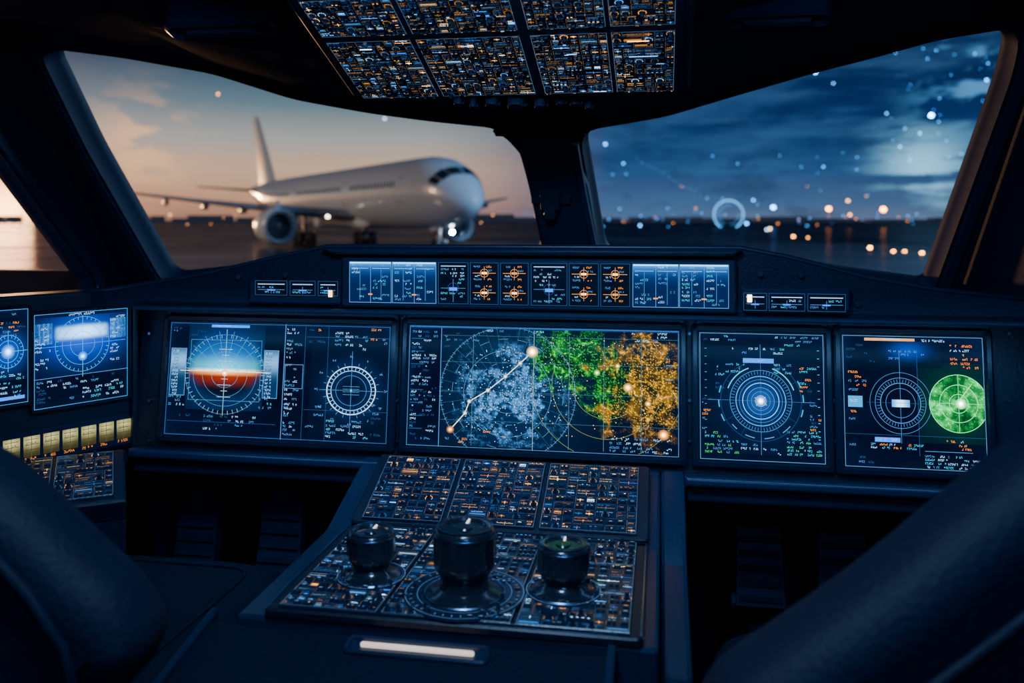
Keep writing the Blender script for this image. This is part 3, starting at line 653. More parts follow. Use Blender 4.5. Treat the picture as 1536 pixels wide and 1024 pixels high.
mb.box(Vector(((xl+xr)/2,Y0-.001,zt+.003)),Vector(((xr-xl)/2+.012,0,0)),Vector((0,.0015,0)),Vector((0,0,.003)),0,.6)
mb.box(Vector(((xl+xr)/2,Y1+.001,zt+.004)),Vector(((xr-xl)/2+.012,0,0)),Vector((0,.0012,0)),Vector((0,0,.004)),0,.6)
mb.build('edge_rails',[M_METAL],g)
def box_z(Y): return zt-.012-.188*(Y0-.006-Y)
HP=Plane((0,.828,box_z(.828)),(1,0,0),(0,1,.188)); u0=-.298; u1=-.182
mb=MB()
R=round_poly(rect(u0-.016,-.014,u1+.016,.012),.008,4)
mb.rings([[HP.p(x,y,z) for x,y in Q] for Q,z in ((R,0),(R,.003),(offset2d(R,-.002),.005),(offset2d(R,-.005),.004),(offset2d(R,-.006),.001))],0,False,True); mb.build('handle_bezel',[M_TRIM],g,smooth='auto')
mb=MB(); R=round_poly(rect(u0,-.0025,u1,.0025),.0024,4); slab(mb,HP,R,.001,.005,.0015); mb.build('pull_handle',[M_HANDLE],g,smooth='auto')
kb=[(557,862,.0275,.052),(697,888,.034,.073),(845,884,.029,.052)]
KP=Plane((0,.85,zt+.008),(1,0,0),(0,1,0))
for i,(px,py,r,h) in enumerate(kb):
    C=KP.hit(px,py); C.z=zt+.0072
    kn=empty('rotary_knob'); mb=MB(); N=48
    def ringp(rad,z,fl=0.0):
        return [C+Vector(((rad-(fl if (k%4)<2 else 0))*math.cos(math.tau*k/N),(rad-(fl if (k%4)<2 else 0))*math.sin(math.tau*k/N),z)) for k in range(N)]
    prof_=[(r*1.22,0,0),(r*1.22,.002,0),(r*1.12,.004,0),(r*.98,.005,0),(r*.80,.008,0),(r*.74,h*.22,0),(r*.80,h*.30,0),(r*.97,h*.42,.0),(r*1.0,h*.5,.0014),(r*1.0,h*.84,.0014),(r*.99,h*.9,0),(r*.93,h*.97,0),(r*.84,h,0),(r*.70,h,0),(r*.66,h-.0025,0),(r*.30,h-.0025,0),(r*.26,h-.001,0)]
    mb.rings([ringp(a,b,c) for a,b,c in prof_],0,True,True); mb.build('knob_body',[M_KNOB],kn,smooth='auto')
    mb=MB(); mb.rings([ringp(r*1.24,-.0005),ringp(r*1.24,.003),ringp(r*1.30,.003),ringp(r*1.34,-.0005)],0); mb.rings([ringp(r*.90,h+.0002),ringp(r*.87,h+.0008),ringp(r*.84,h+.0002)],0); mb.rings([ringp(r*1.002,h*.88),ringp(r*1.012,h*.895),ringp(r*.985,h*.915)],0)
    mb.build('metal_collar',[M_METAL],kn,smooth=True)
    mb=MB(); mb.box(C+Vector((0,r*.5,h-.002)),Vector((.001,0,0)),Vector((0,r*.2,0)),Vector((0,0,.0015)),0,1,col=(1.6,1.5,1.3)); mb.build('pointer',[M_EM],kn)
    P=Paint(KP,0,0,1,1,1000,1000); P.l=.0009; P.W=P.H=99999
    X,Y=C.x*1000,-(C.y-.85)*1000
    def freering(rr,w_,c,a0=0,a1=360,n=60):
        for k in range(n):
            t0=math.radians(a0+(a1-a0)*k/n);t1=math.radians(a0+(a1-a0)*(k+1)/n)
            P.face([P.P(X+q*math.cos(t),Y+q*math.sin(t)) for q,t in ((rr-w_/2,t0),(rr+w_/2,t0),(rr+w_/2,t1),(rr-w_/2,t1))],c)
    R0=r*1000
    m=MB(); m.rings([[C+Vector((q*math.cos(math.tau*k/64),q*math.sin(math.tau*k/64),z)) for k in range(64)] for q,z in ((r*(1.95 if i==1 else 1.42),-.001),(r*(1.93 if i==1 else 1.4),.0012),(r*1.3,.0012))],0,False,False); m.build('dial_plate',[M_PLATE],kn,smooth='auto')
    freering(R0*(1.88 if i==1 else 1.39),.5,(.12,.30,.6))
    if i==1: freering(R0*1.5,.5,(.1,.26,.55))
    nt=40 if i==1 else 24
    for k in range(nt):
        t=math.tau*k/nt; a,b=(1.68,1.78) if i==1 else (1.33,1.37)
        x0,y0,x1,y1=X+R0*a*math.cos(t),Y+R0*a*math.sin(t),X+R0*b*math.cos(t),Y+R0*b*math.sin(t); nx,ny=-math.sin(t)*.25,math.cos(t)*.25
        P.face([P.P(x0-nx,y0-ny,.0009),P.P(x1-nx,y1-ny,.0009),P.P(x1+nx,y1+ny,.0009),P.P(x0+nx,y0+ny,.0009)],(.3,.5,.8))
    P.build('dial_marks',[M_EM],kn,fixn=False)
# ------------------------------------------------------------------ side console (left)
g=empty('side_console')
A=at(-120,692,1.22);B=at(188,690,1.33);C=at(178,772,1.20);D=at(-120,775,1.08)
U=(B-A); U.z=0; U.normalize(); Vd=((A+B)/2-(C+D)/2); Vd=Vd-U*Vd.dot(U)
SC=Plane((A+B)/2,U,Vd)
c=[SC.puv(q) for q in (A,B,C,D)]; h_=abs(c[2][1]); w0=c[0][0]; w1=c[1][0]
mb=MB(); slab(mb,SC,rect(w0,-h_,w1,0.01),-.03,0,.003); mb.build('top',[M_PANEL],g,bevel=.002)
mb=MB(); T=[SC.p(w0,-h_,-.03),SC.p(w1,-h_,-.03),SC.p(w1,.01,-.03),SC.p(w0,.01,-.03)]; mb.rings([T,[Vector((q.x-.02,q.y,0.0)) for q in T]],0,True,True); mb.build('cabinet',[M_SHELL],g)
ws=(w1-w0-.02)/3
for k in range(3): bpanel(g,SC,w0+.008+k*ws,-h_+.012,w0+.004+(k+1)*ws,-.004,cell=.014,lit=1.5,amb=.6)
# ------------------------------------------------------------------ footwell, floor, walls
mb=MB(); mb.box(Vector((0,.4,-.02)),Vector((1.7,0,0)),Vector((0,1.5,0)),Vector((0,0,.02))); mb.build('floor',[M_FLOOR])
mb=MB(); mb.box(Vector((0,1.86,0)),Vector((1.7,0,0)),Vector((0,.02,0)),Vector((0,0,E-.12))); mb.build('wall_bulkhead',[M_SHELL])
mb=MB(); mb.box(Vector((0,-1.02,0)),Vector((1.8,0,0)),Vector((0,.02,0)),Vector((0,0,2.2))); mb.build('wall_back',[M_SHELL])
for nm,Q,sx in (('trim_2',Pb,-1),('trim_3',Qb,1)):
    mb=MB(); a=Vector((Q.x+sx*.02,1.84,0)); b=Vector((Q.x+sx*.75,-1.0,0)); d_=Vector((.01,0,0))
    mb.rings([[a-d_,b-d_,b+d_,a+d_],[q+Vector((0,0,Q.z+.02)) for q in (a-d_,b-d_,b+d_,a+d_)]],0,True,True); mb.build(nm,[M_SHELL])
g=empty('footwell_structure'); mb=MB()
for px in (250,330,480,1110,1180,1370,1430):
    p=at(px,800,1.62); mb.box(Vector((p.x,p.y,0)),Vector((.012,0,0)),Vector((0,.02,0)),Vector((0,0,.75)))
for X0,X1 in ((-.95,-.5),(.12,.75)):
    mb.box(Vector(((X0+X1)/2,1.66,E-.5)),Vector(((X1-X0)/2,0,0)),Vector((0,.03,0)),Vector((0,0,.03)))
    mb.box(Vector(((X0+X1)/2,1.72,E-.62)),Vector(((X1-X0)/2,0,0)),Vector((0,.01,0)),Vector((0,0,.02)))
mb.build('frames',[M_TRIM],g,bevel=.003)
def pedals(px,py,d):
    g=empty('rudder_pedals'); B_=at(px,py,d)
    mb=MB()
    mb.box(B_+Vector((0,0,-.06)),Vector((.038,0,0)),Vector((0,.012,.0)),Vector((0,.03,.12)),0,.9)
    for k in range(5): mb.box(B_+Vector((0,-.012+.005*k,-.05+.022*k)),Vector((.034,0,0)),Vector((0,.003,0)),Vector((0,0,.008)),0,.9)
    mb.box(B_+Vector((0,.03,.055)),Vector((.022,0,0)),Vector((0,.012,0)),Vector((0,.0,.04)),0,.9)
    mb.cyl(B_+Vector((-.045,.02,-.065)),Vector((1,0,0)),.014,.09,14)
    mb.box(B_+Vector((0,.06,-.06)),Vector((.012,0,0)),Vector((0,.014,0)),Vector((0,.0,-(B_.z-.06))),0,1.2)
    mb.build('pedal',[M_TRIM],g,bevel=.003)
pedals(418,815,1.42); pedals(1266,862,1.34); pedals(290,825,1.46); pedals(1140,850,1.4)
# ------------------------------------------------------------------ seats
def pillow(mb,pl,poly,t,b,mi=0):
    Ls=[]
    for k in range(5):
        a=math.pi/2*k/4; Ls.append([pl.p(x,y,-t/2+b-b*math.cos(a)) for x,y in offset2d(poly,-b*(1-math.sin(a)))])
    for k in range(5):
        a=math.pi/2*k/4; Ls.append([pl.p(x,y,t/2-b+b*math.sin(a)) for x,y in offset2d(poly,-b*(1-math.cos(a)))])
    mb.rings(Ls,mi,True,True)
def seat(cush,zc,outline,d,rib):
    g=empty('pilot_seat'); x0,x1,y0,y1=cush
    C=Plane((0,0,zc-.05),(1,0,0),(0,1,0)); mb=MB(); pillow(mb,C,round_poly(rect(x0,y0,x1,y1),.09,7),.10,.035); mb.build('cushion',[M_FABRIC],g,smooth=True)
    mb=MB(); T=round_poly(offset2d(rect(x0,y0,x1,y1),-.06),.06,6)
    mb.rings([[Vector((x,y,z)) for x,y in offset2d(T,o)] for z,o in ((zc-.098,0.02),(zc-.14,.0),(zc-.2,-.08),(.06,-.10),(.03,0),(0.001,0))],0,True,True); mb.build('base',[M_TRIM],g,smooth='auto')
    tube_pts=[Vector((x,y,zc+.001)) for x,y in offset2d(round_poly(rect(x0,y0,x1,y1),.09,7),-.045)]; mb=MB(); tube(mb,tube_pts,.003,6); mb.build('piping',[M_LEATH],g,smooth=True)
    BP=Plane(at(768,700,d),RT,(0,0,1)); o=round_poly([BP.uv(*q) for q in outline],.04,5)
    if area(o)<0: o=o[::-1]
    mb=MB(); pillow(mb,BP,o,.09,.032); mb.build('backrest',[M_LEATH],g,smooth=True)
    mb=MB(); tube(mb,[BP.p(x,y,.0455) for x,y in [BP.uv(*q) for q in rib]],.0045); mb.build('backrest_piping',[M_LEATH],g,smooth=True)
seat((-.98,-.48,.66,1.10),E-.455,[(-420,640),(-150,640),(-20,676),(60,742),(130,812),(205,880),(243,945),(222,1000),(165,1040),(80,1150),(20,1260),(20,1400),(-420,1400)],.64,[(-60,720),(20,775),(90,850),(140,925),(158,985),(130,1060)])
seat((.055,.56,.68,1.13),E-.505,[(1950,560),(1700,570),(1560,650),(1440,745),(1300,862),(1180,945),(1060,1028),(1040,1150),(1040,1400),(1950,1400)],.58,[(1800,690),(1650,760),(1520,850),(1380,955),(1260,1040),(1200,1120)])
# ------------------------------------------------------------------ OUTSIDE
GZ=E-2.55
M_AP=bpy.data.materials.new('wet_apron'); n,l=nodes(M_AP); b=n['Principled BSDF']
tc=n.new('ShaderNodeTexCoord'); nz=n.new('ShaderNodeTexNoise'); nz.inputs['Scale'].default_value=.06; nz.inputs['Detail'].default_value=6; l.new(tc.outputs['Object'],nz.inputs['Vector'])
r2=n.new('ShaderNodeValToRGB'); r2.color_ramp.elements[0].color=(.010,.014,.024,1); r2.color_ramp.elements[1].color=(.032,.040,.060,1); l.new(nz.outputs['Fac'],r2.inputs['Fac'])
df=n.new('ShaderNodeBsdfDiffuse'); l.new(r2.outputs[0],df.inputs['Color'])
gs=n.new('ShaderNodeBsdfGlossy'); gs.inputs['Color'].default_value=(.75,.7,.78,1); gs.inputs['Roughness'].default_value=.2
mpr=n.new('ShaderNodeMapRange'); mpr.inputs['From Min'].default_value=.35; mpr.inputs['From Max'].default_value=.65; mpr.inputs['To Min'].default_value=.06; mpr.inputs['To Max'].default_value=.24; l.new(nz.outputs['Fac'],mpr.inputs['Value'])
mxs=n.new('ShaderNodeMixShader'); l.new(mpr.outputs[0],mxs.inputs[0]); l.new(df.outputs[0],mxs.inputs[1]); l.new(gs.outputs[0],mxs.inputs[2]); n.remove(b); l.new(mxs.outputs[0],n['Material Output'].inputs['Surface'])
mb=MB(); mb.face([Vector((-3000,3,GZ)),Vector((3000,3,GZ)),Vector((3000,4000,GZ)),Vector((-3000,4000,GZ))]); mb.build('airport_apron',[M_AP],fixn=False)
def cam(x,d,z=0): return EYE+RT*x+FW*d+ZUP*z
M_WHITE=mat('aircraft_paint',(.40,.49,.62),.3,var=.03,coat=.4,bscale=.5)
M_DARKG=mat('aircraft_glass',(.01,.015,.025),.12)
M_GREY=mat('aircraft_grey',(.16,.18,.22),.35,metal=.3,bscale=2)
M_LINE=mat('aircraft_seam',(.15,.17,.22),.5)
g=empty('passenger_airliner')
tH=math.radians(30); NOSE=(-2.8,66.0)
hR,hF=math.sin(tH),-math.cos(tH)
def ap(s,lat,z): return cam(NOSE[0]-hR*s-math.cos(tH)*lat, NOSE[1]-hF*s-math.sin(tH)*lat, z-2.55)
ZC=4.85
st=[(0.0,.05,-.85),(.25,.62,-.82),(.8,1.15,-.70),(1.6,1.68,-.52),(2.6,2.15,-.36),(3.8,2.55,-.2),(5.2,2.84,-.08),(7,3.0,0),(10,3.05,0),(44,3.05,0),(50,2.85,.2),(56,2.35,.65),(62,1.6,1.25),(67,.95,1.75),(71,.45,2.05),(72,.15,2.1)]
def fr_(s):
    for a,b in zip(st,st[1:]):
        if a[0]<=s<=b[0]:
            t=(s-a[0])/(b[0]-a[0]); return a[1]+(b[1]-a[1])*t, a[2]+(b[2]-a[2])*t
    return st[-1][1:]
def fs(s,th,k=1.0):
    r,zc=fr_(s); return ap(s,r*k*math.sin(th),ZC+zc+r*k*math.cos(th))
mb=MB(); ss=[0,.1,.25,.5,.8,1.2,1.6,2.1,2.6,3.2,3.8,4.5,5.2,6,7,8.5,10,20,30,44,47,50,53,56,59,62,65,67,69,71,72]
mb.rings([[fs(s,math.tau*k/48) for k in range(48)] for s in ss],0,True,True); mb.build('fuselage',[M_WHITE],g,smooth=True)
mb=MB()
def patch(s0,s1,t0,t1,mi=0,k=1.012,n=3,sk=0.0):
    for a in range(n):
        for b_ in range(n):
            ta=t0+(t1-t0)*b_/n;tb=t0+(t1-t0)*(b_+1)/n
            f=lambda s,t: fs(s+sk*abs(t),t,k)
            sa=s0+(s1-s0)*a/n;sb=s0+(s1-s0)*(a+1)/n
            mb.face([f(sa,ta),f(sb,ta),f(sb,tb),f(sa,tb)],mi=mi)
for sg in (1,-1):
    for s0,s1,t0,t1 in ((1.75,2.75,.04,.52),(1.75,2.85,.56,.92),(1.9,2.9,.96,1.2)):
        patch(s0,s1,sg*t0,sg*t1,0,1.02,4,.55)
    for k in range(60):
        s=9+k*.75
        if 20<s<22 or 38<s<40: continue
        patch(s,s+.32,sg*1.27,sg*1.42,0,1.006,1)
    for s in (7.2,21,38.5):
        for a,b_,c,d in ((s,s+.08,1.15,1.85),(s+1.1,s+1.18,1.15,1.85),(s,s+1.18,1.15,1.18),(s,s+1.18,1.82,1.85)): patch(a,b_,sg*c,sg*d,1,1.006,2)
mb.build('cockpit_and_cabin_windows',[M_DARKG,M_LINE],g,fixn=False)
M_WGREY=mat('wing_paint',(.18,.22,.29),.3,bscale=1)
def wing(sec,name,vertical=False):
    mb=MB(); L=[]
    prof2=[(0,0),(.02,.35),(.1,.8),(.3,1),(.6,.7),(1,.03),(.6,-.4),(.3,-.55),(.1,-.5),(.02,-.28)]
    for (s,c,lat,z,t) in sec:
        if vertical: L.append([ap(s+x*c,lat+y*t/2,z) for x,y in prof2])
        else: L.append([ap(s+x*c,lat,z+y*t/2) for x,y in prof2])
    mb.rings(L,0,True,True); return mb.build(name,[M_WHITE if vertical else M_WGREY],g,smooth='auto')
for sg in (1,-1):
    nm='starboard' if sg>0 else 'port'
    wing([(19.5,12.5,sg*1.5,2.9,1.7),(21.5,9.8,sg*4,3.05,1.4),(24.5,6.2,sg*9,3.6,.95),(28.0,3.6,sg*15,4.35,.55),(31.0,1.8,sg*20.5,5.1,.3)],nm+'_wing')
    wing([(61,5.2,sg*.5,6.5,.6),(64.8,3,sg*5,6.9,.35),(67.4,1.7,sg*8.2,7.2,.2)],nm+'_stabilizer')
    mb=MB(); es,el,ez=20.8,sg*9.2,1.95
    def er(s,r,dz=0): return [ap(es+s,el+r*math.sin(math.tau*k/32),ez+dz+r*math.cos(math.tau*k/32)) for k in range(32)]
    mb.rings([er(1.2,1.22),er(.3,1.28),er(.05,1.38),er(0,1.46),er(.1,1.58),er(.6,1.72),(er(1.8,1.78)),er(3.4,1.66),er(4.6,1.35),er(4.6,1.0),er(5.8,.62),er(6.4,.4)],0,False,True)
    mb.rings([er(1.2,1.22),er(1.25,.35)],1); mb.rings([er(1.25,.35),er(.8,.22),er(.5,.03)],2,False,True)
    mb.rings([er(0.0,1.42),er(-.04,1.48),er(.05,1.56)],2)
    mb.build(nm+'_engine',[M_WHITE,M_DARKG,M_GREY],g,smooth='auto')
    mb=MB(); mb.box(ap(es+3.2,el,ez+1.5),ap(2.4,0,0)-ap(0,0,0),ap(0,.18,0)-ap(0,0,0),Vector((0,0,.95)),0,.9); mb.build(nm+'_pylon',[M_WGREY],g,bevel=.05)
    mb=MB()
    for lat,s in ((5.5,29.5),(10.5,29.8),(14.0,30.6),(17.5,31.6)):
        z=3.05+(lat-4)*.11; c=[(0,.05),(.8,.3),(2,.36),(3.2,.2),(4,.04)]
        mb.rings([[ap(s-1.6+x,sg*lat+r_*.6*math.sin(math.tau*k/10),z-.25+r_*math.cos(math.tau*k/10)) for k in range(10)] for x,r_ in c],0,True,True)
    mb.build(nm+'_flap_fairings',[M_WGREY],g,smooth=True)
    mb=MB(); ax=ap(0,1,0)-ap(0,0,0)
    mb.cyl(ap(33,sg*3.4,.7),Vector((0,0,1)),.22,2.4,12,1)
    for ds in (-.9,.9):
        for dl in (-.65,.65): mb.cyl(ap(33+ds,sg*3.4+dl-.22,.68),ax,.68,.44,20,0)
    mb.box(ap(33,sg*3.4,.6),ap(1.1,0,0)-ap(0,0,0),ap(0,.12,0)-ap(0,0,0),Vector((0,0,.25)),1)
    mb.build(nm+'_main_gear',[M_DARKG,M_GREY],g)
wing([(57,9.5,0,7.3,.8),(60.5,7.2,0,11,.6),(66.0,4.2,0,16.4,.4),(67.2,3.4,0,17.4,.3)],'tail_fin',True)
mb=MB(); ax=ap(0,1,0)-ap(0,0,0); mb.cyl(ap(6.4,0,.5),Vector((0,0,1)),.15,1.9,12,1)
for dl in (-.38,.38): mb.cyl(ap(6.4,dl-.16,.5),ax,.5,.32,20,0)
for dl in (-.5,.5): mb.box(ap(6.4,dl,1.7),ap(.8,0,0)-ap(0,0,0),ap(0,.03,0)-ap(0,0,0),Vector((0,0,.9)),2)
mb.build('nose_gear',[M_DARKG,M_GREY,M_WHITE],g)
mb=MB(); mb.rings([[ap(s,lat*w_ ,z) for (lat,z) in ((-1,1.0+dz),(1,1.0+dz),(1.0,3),( -1,3))] for s,w_,dz in ((17,.5,1.4),(20,2.2,.75),(33,2.4,.75),(38,.6,1.4))],0,True,True); mb.build('belly_fairing',[M_WHITE],g,bevel=.3,seg=3)
M_GLOW=emat('lamp_and_reflection_glow',1.0)
def ball(mb,C,r,c,n=10):
    base=len(mb.v); L=[]
    for a in range(1,n//2):
        t=math.pi*a/(n//2); L.append([C+Vector((r*math.sin(t)*math.cos(math.tau*k/n),r*math.sin(t)*math.sin(math.tau*k/n),r*math.cos(t))) for k in range(n)])
    mb.rings(L,0,True,True)
    for i in range(base,len(mb.c)): mb.c[i]=c
mb=MB(); ball(mb,ap(5.8,-.9,1.55),.16,(110,120,115)); ball(mb,ap(22,4.4,2.9),.16,(20,16,12)); mb.build('landing_lights',[M_GLOW],g)
mb=MB()
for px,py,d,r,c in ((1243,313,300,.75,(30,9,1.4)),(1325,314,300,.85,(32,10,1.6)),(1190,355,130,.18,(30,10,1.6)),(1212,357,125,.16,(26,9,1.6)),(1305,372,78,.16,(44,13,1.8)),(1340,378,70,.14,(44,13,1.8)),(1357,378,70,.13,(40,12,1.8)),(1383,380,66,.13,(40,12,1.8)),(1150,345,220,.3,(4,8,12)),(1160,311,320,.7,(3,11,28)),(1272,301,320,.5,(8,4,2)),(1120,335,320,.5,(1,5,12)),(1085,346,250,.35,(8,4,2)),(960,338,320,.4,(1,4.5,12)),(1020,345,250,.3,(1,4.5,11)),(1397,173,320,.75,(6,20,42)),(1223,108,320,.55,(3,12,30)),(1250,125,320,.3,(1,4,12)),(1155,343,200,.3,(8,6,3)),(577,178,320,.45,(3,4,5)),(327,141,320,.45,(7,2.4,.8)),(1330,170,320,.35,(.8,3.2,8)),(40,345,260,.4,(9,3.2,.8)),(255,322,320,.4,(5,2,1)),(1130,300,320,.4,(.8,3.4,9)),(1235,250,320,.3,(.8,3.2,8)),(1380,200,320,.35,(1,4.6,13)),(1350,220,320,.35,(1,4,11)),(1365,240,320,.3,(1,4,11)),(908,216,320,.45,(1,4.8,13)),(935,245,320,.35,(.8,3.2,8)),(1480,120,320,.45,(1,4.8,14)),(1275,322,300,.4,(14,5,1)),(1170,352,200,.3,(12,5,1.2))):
    ball(mb,at(px,py,d),r,c)
for k in range(90):
    px=ru(900,1400); py=ru(318,354) if rnd()<.72 else ru(225,320); ball(mb,at(px,py,320),ru(.12,.34),random.choice([(.5,2.2,6),(5,1.6,.3),(.4,1.8,5),(.3,1.5,4)]),6)
for k in range(30): ball(mb,at(ru(1320,1490),ru(70,250),320),ru(.12,.36),(.5,2.8,8),6)  # blue sparkles: reflections on the window glass, built as far glowing balls
for k in range(40): ball(mb,at(ru(-100,820),ru(322,338),300),ru(.15,.35),random.choice([(6,2.0,.5),(4,2.0,.8)]),6)
for k in range(14): ball(mb,at(955+k*8,238+k*4.6+2*math.sin(k),320),.14,(.4,1.7,4.2),6)  # dotted trail: window-glass reflection built as a row of glowing balls
for k in range(44):  # ring: display reflection on the glass, modelled as distant glowing balls
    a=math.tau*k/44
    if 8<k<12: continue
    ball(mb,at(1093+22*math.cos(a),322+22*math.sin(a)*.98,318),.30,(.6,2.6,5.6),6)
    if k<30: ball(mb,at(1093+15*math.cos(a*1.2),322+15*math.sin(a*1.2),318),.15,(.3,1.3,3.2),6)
mb.build('airport_lights_and_reflections',[M_GLOW])  # ground lights plus added glowing stand-ins for reflections on the glass
M_SKY=mat('distant_buildings_haze',(.06,.07,.10),.8,bscale=.05,emis=(.30,.40,.70),es=.045)  # slight glow put into the buildings' material to imitate distance haze
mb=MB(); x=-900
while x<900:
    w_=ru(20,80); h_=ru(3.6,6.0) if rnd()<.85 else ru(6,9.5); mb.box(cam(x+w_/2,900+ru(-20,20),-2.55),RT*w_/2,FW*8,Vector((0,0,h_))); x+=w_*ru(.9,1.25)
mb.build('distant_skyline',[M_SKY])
# ------------------------------------------------------------------ world
w=bpy.data.worlds.new('dusk_sky'); bpy.context.scene.world=w; w.use_nodes=True; n=w.node_tree.nodes; l=w.node_tree.links; bg=n['Background']
tc=n.new('ShaderNodeTexCoord')
def dot(v):
    d=n.new('ShaderNodeVectorMath'); d.operation='DOT_PRODUCT'; l.new(tc.outputs['Generated'],d.inputs[0]); d.inputs[1].default_value=v; return d.outputs['Value']
def mth(op,a,b=None,c=None):
    m=n.new('ShaderNodeMath'); m.operation=op
    for i,q in enumerate((a,b,c)):
        if q is None: continue
        if hasattr(q,'node'): l.new(q,m.inputs[i])
        else: m.inputs[i].default_value=q
    return m.outputs[0]
def mr(v,a,b,c=0,d=1):
    m=n.new('ShaderNodeMapRange'); m.interpolation_type='SMOOTHSTEP'; l.new(v,m.inputs['Value'])
    for k,q in zip(('From Min','From Max','To Min','To Max'),(a,b,c,d)): m.inputs[k].default_value=q
    return m.outputs[0]
def ramp(v,els):
    r=n.new('ShaderNodeValToRGB'); l.new(v,r.inputs['Fac']); cr=r.color_ramp
    cr.elements[0].position=els[0][0]; cr.elements[0].color=list(els[0][1])+[1]; cr.elements[1].position=els[-1][0]; cr.elements[1].color=list(els[-1][1])+[1]
    for p,c in els[1:-1]:
        e=cr.elements.new(p); e.color=list(c)+[1]
    return r.outputs['Color']
def mixn(f,a,b,mode='MIX'):
    m=n.new('ShaderNodeMix'); m.data_type='RGBA'; m.blend_type=mode
    if hasattr(f,'node'): l.new(f,m.inputs[0])
    else: m.inputs[0].default_value=f
    for i,q in ((6,a),(7,b)):
        if hasattr(q,'node'): l.new(q,m.inputs[i])
        else: m.inputs[i].default_value=list(q)+[1]
    return m.outputs[2]
z=dot((0,0,1)); xr_=dot(tuple(RT)); el=mth('MULTIPLY',z,2.5)
left=ramp(el,[(0,(.30,.15,.12)),(.05,(.62,.31,.18)),(.14,(.72,.46,.30)),(.23,(.40,.40,.38)),(.32,(.13,.21,.26)),(.42,(.03,.085,.14)),(1,(.004,.018,.055))])
right=ramp(el,[(0,(.12,.17,.30)),(.05,(.06,.12,.25)),(.14,(.018,.070,.20)),(.28,(.004,.027,.11)),(.5,(.0015,.012,.056)),(1,(.001,.007,.032))])
mp=n.new('ShaderNodeMapping'); l.new(tc.outputs['Generated'],mp.inputs['Vector']); mp.inputs['Scale'].default_value=(3,3,22)
nz=n.new('ShaderNodeTexNoise'); nz.inputs['Scale'].default_value=1.6; nz.inputs['Detail'].default_value=8; nz.inputs['Roughness'].default_value=.6; l.new(mp.outputs[0],nz.inputs['Vector'])
nz2=n.new('ShaderNodeTexNoise'); nz2.inputs['Scale'].default_value=5; nz2.inputs['Detail'].default_value=8; nz2.inputs['Roughness'].default_value=.62
mp2=n.new('ShaderNodeMapping'); l.new(tc.outputs['Generated'],mp2.inputs['Vector']); mp2.inputs['Scale'].default_value=(3,3,9); l.new(mp2.outputs[0],nz2.inputs['Vector'])
cl=mr(nz.outputs['Fac'],.44,.66)
right=mixn(mth('MULTIPLY',cl,.5),right,(.045,.14,.32))
right=mixn(mth('MULTIPLY',mr(nz2.outputs['Fac'],.48,.64),.35),right,(.005,.020,.06))
left=mixn(mth('MULTIPLY',mth('MULTIPLY',cl,.30),mr(el,.1,.3,1,0)),left,(.70,.38,.24))
sky=mixn(mr(xr_,-.12,.12),left,right)
def blob(px,py,pw):
    d=ray(px,py).normalized(); return mth('POWER',mth('MAXIMUM',dot(tuple(d)),0.0),pw)
nmix=mth('ADD',mth('MULTIPLY',nz.outputs['Fac'],.75),mth('MULTIPLY',nz2.outputs['Fac'],.25))
cb=mth('MULTIPLY',blob(1385,255,1300),mr(nmix,.46,.57)); sky=mixn(cb,sky,(.32,.85,1.2))
cb=mth('MULTIPLY',blob(1470,120,700),mr(nz2.outputs['Fac'],.5,.6)); sky=mixn(mth('MULTIPLY',cb,.8),sky,(.10,.38,.76))
cb=mth('MULTIPLY',blob(215,215,1200),mr(nz2.outputs['Fac'],.46,.58)); sky=mixn(mth('MULTIPLY',cb,.7),sky,(1.3,.66,.30))
sky=mixn(1.0,sky,mixn(blob(10,314,3500),(0,0,0),(7,3.6,1.3)),'ADD')
sky=mixn(1.0,sky,mixn(blob(10,314,500),(0,0,0),(1.5,.36,.03)),'ADD')
sky=mixn(1.0,sky,mixn(blob(10,314,90),(0,0,0),(.16,.035,.004)),'ADD')
l.new(sky,bg.inputs['Color']); bg.inputs['Strength'].default_value=1.1
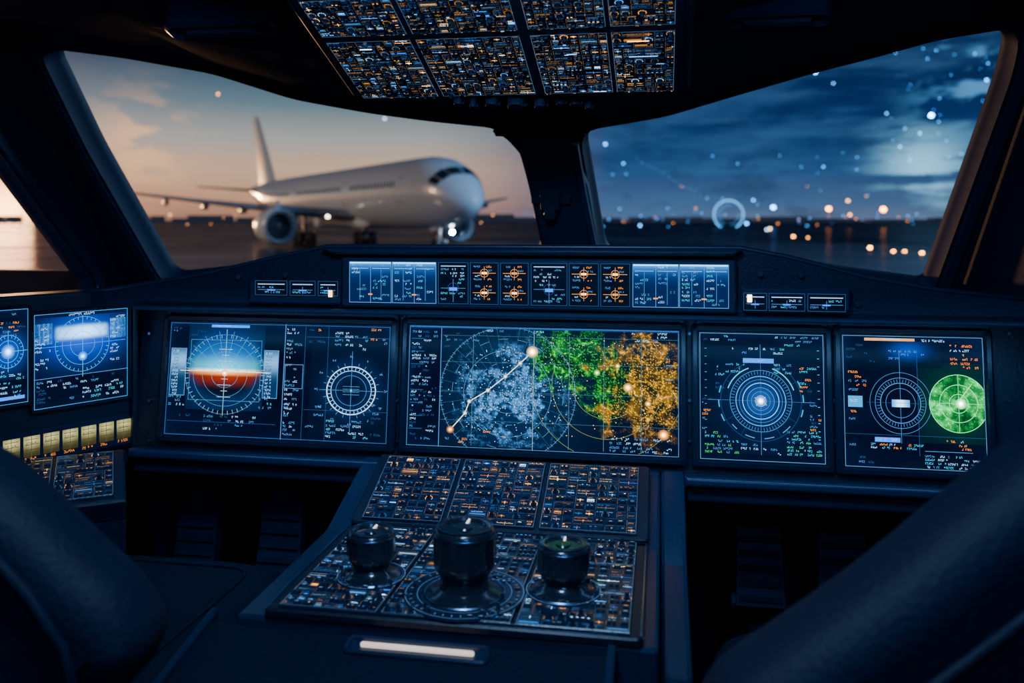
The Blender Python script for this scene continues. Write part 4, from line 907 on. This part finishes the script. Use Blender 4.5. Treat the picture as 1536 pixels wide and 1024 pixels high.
# ------------------------------------------------------------------ lamps
def area_l(name,loc,tgt,size,e,col,sy=None):
    d=bpy.data.lights.new(name,'AREA'); d.energy=e; d.color=col; d.size=size
    if sy: d.shape='RECTANGLE'; d.size_y=sy
    o=bpy.data.objects.new(name,d); bpy.context.scene.collection.objects.link(o); o.location=loc
    o.rotation_euler=(Vector(tgt)-Vector(loc)).to_track_quat('-Z','Y').to_euler(); return o
area_l('added_pedestal_fill',(-.15,.50,E+.38),(-.2,1.0,zt),.16,4.6,(.38,.66,1))  # unseen lamp added to brighten the pedestal and knobs
area_l('added_cabin_fill',(.1,-.3,E+.48),(-.1,1.0,E-.2),.4,4.0,(.14,.42,1))  # unseen fill added behind the viewpoint, lifts the dark cabin in blue
area_l('added_panel_fill',(-.15,1.12,E-.172),(-.15,1.3,E-.4),1.3,1.1,(.18,.5,1),.01)  # unseen strip lamp added under the hood to light the panel
sd=ray(8,300).normalized()
s=bpy.data.lights.new('setting_sun','SUN'); s.energy=.7; s.color=(1,.5,.22); s.angle=.05; s.specular_factor=.15; o=bpy.data.objects.new('setting_sun',s); bpy.context.scene.collection.objects.link(o); o.rotation_euler=(-sd).to_track_quat('-Z','Y').to_euler(); o.location=(0,0,5)
s=bpy.data.lights.new('added_airliner_fill','AREA'); s.energy=46000; s.size=12; s.color=(.45,.74,1); o=bpy.data.objects.new('added_airliner_fill',s); bpy.context.scene.collection.objects.link(o); o.location=cam(45,30,22); o.rotation_euler=(cam(-12,85,1)-o.location).to_track_quat('-Z','Y').to_euler()  # unseen lamp added to cool the airliner from the right
s=bpy.data.lights.new('added_airliner_fill','AREA'); s.energy=20000; s.size=10; s.color=(1,.62,.36); o=bpy.data.objects.new('added_airliner_fill',s); bpy.context.scene.collection.objects.link(o); o.location=cam(-75,60,18); o.rotation_euler=(cam(-25,105,6)-o.location).to_track_quat('-Z','Y').to_euler()  # second added lamp, warms the airliner from the left
# ------------------------------------------------------------------ camera
c=bpy.data.cameras.new('camera'); co=bpy.data.objects.new('camera',c); bpy.context.scene.collection.objects.link(co)
co.location=EYE; co.rotation_euler=(math.radians(90),0,PSI); c.sensor_width=36; c.lens=FPX/1536*36; c.shift_y=-(512-HY)/1536
c.clip_start=.02; c.clip_end=6000; c.dof.use_dof=True; c.dof.focus_distance=1.22; c.dof.aperture_fstop=4.2
bpy.context.scene.camera=co
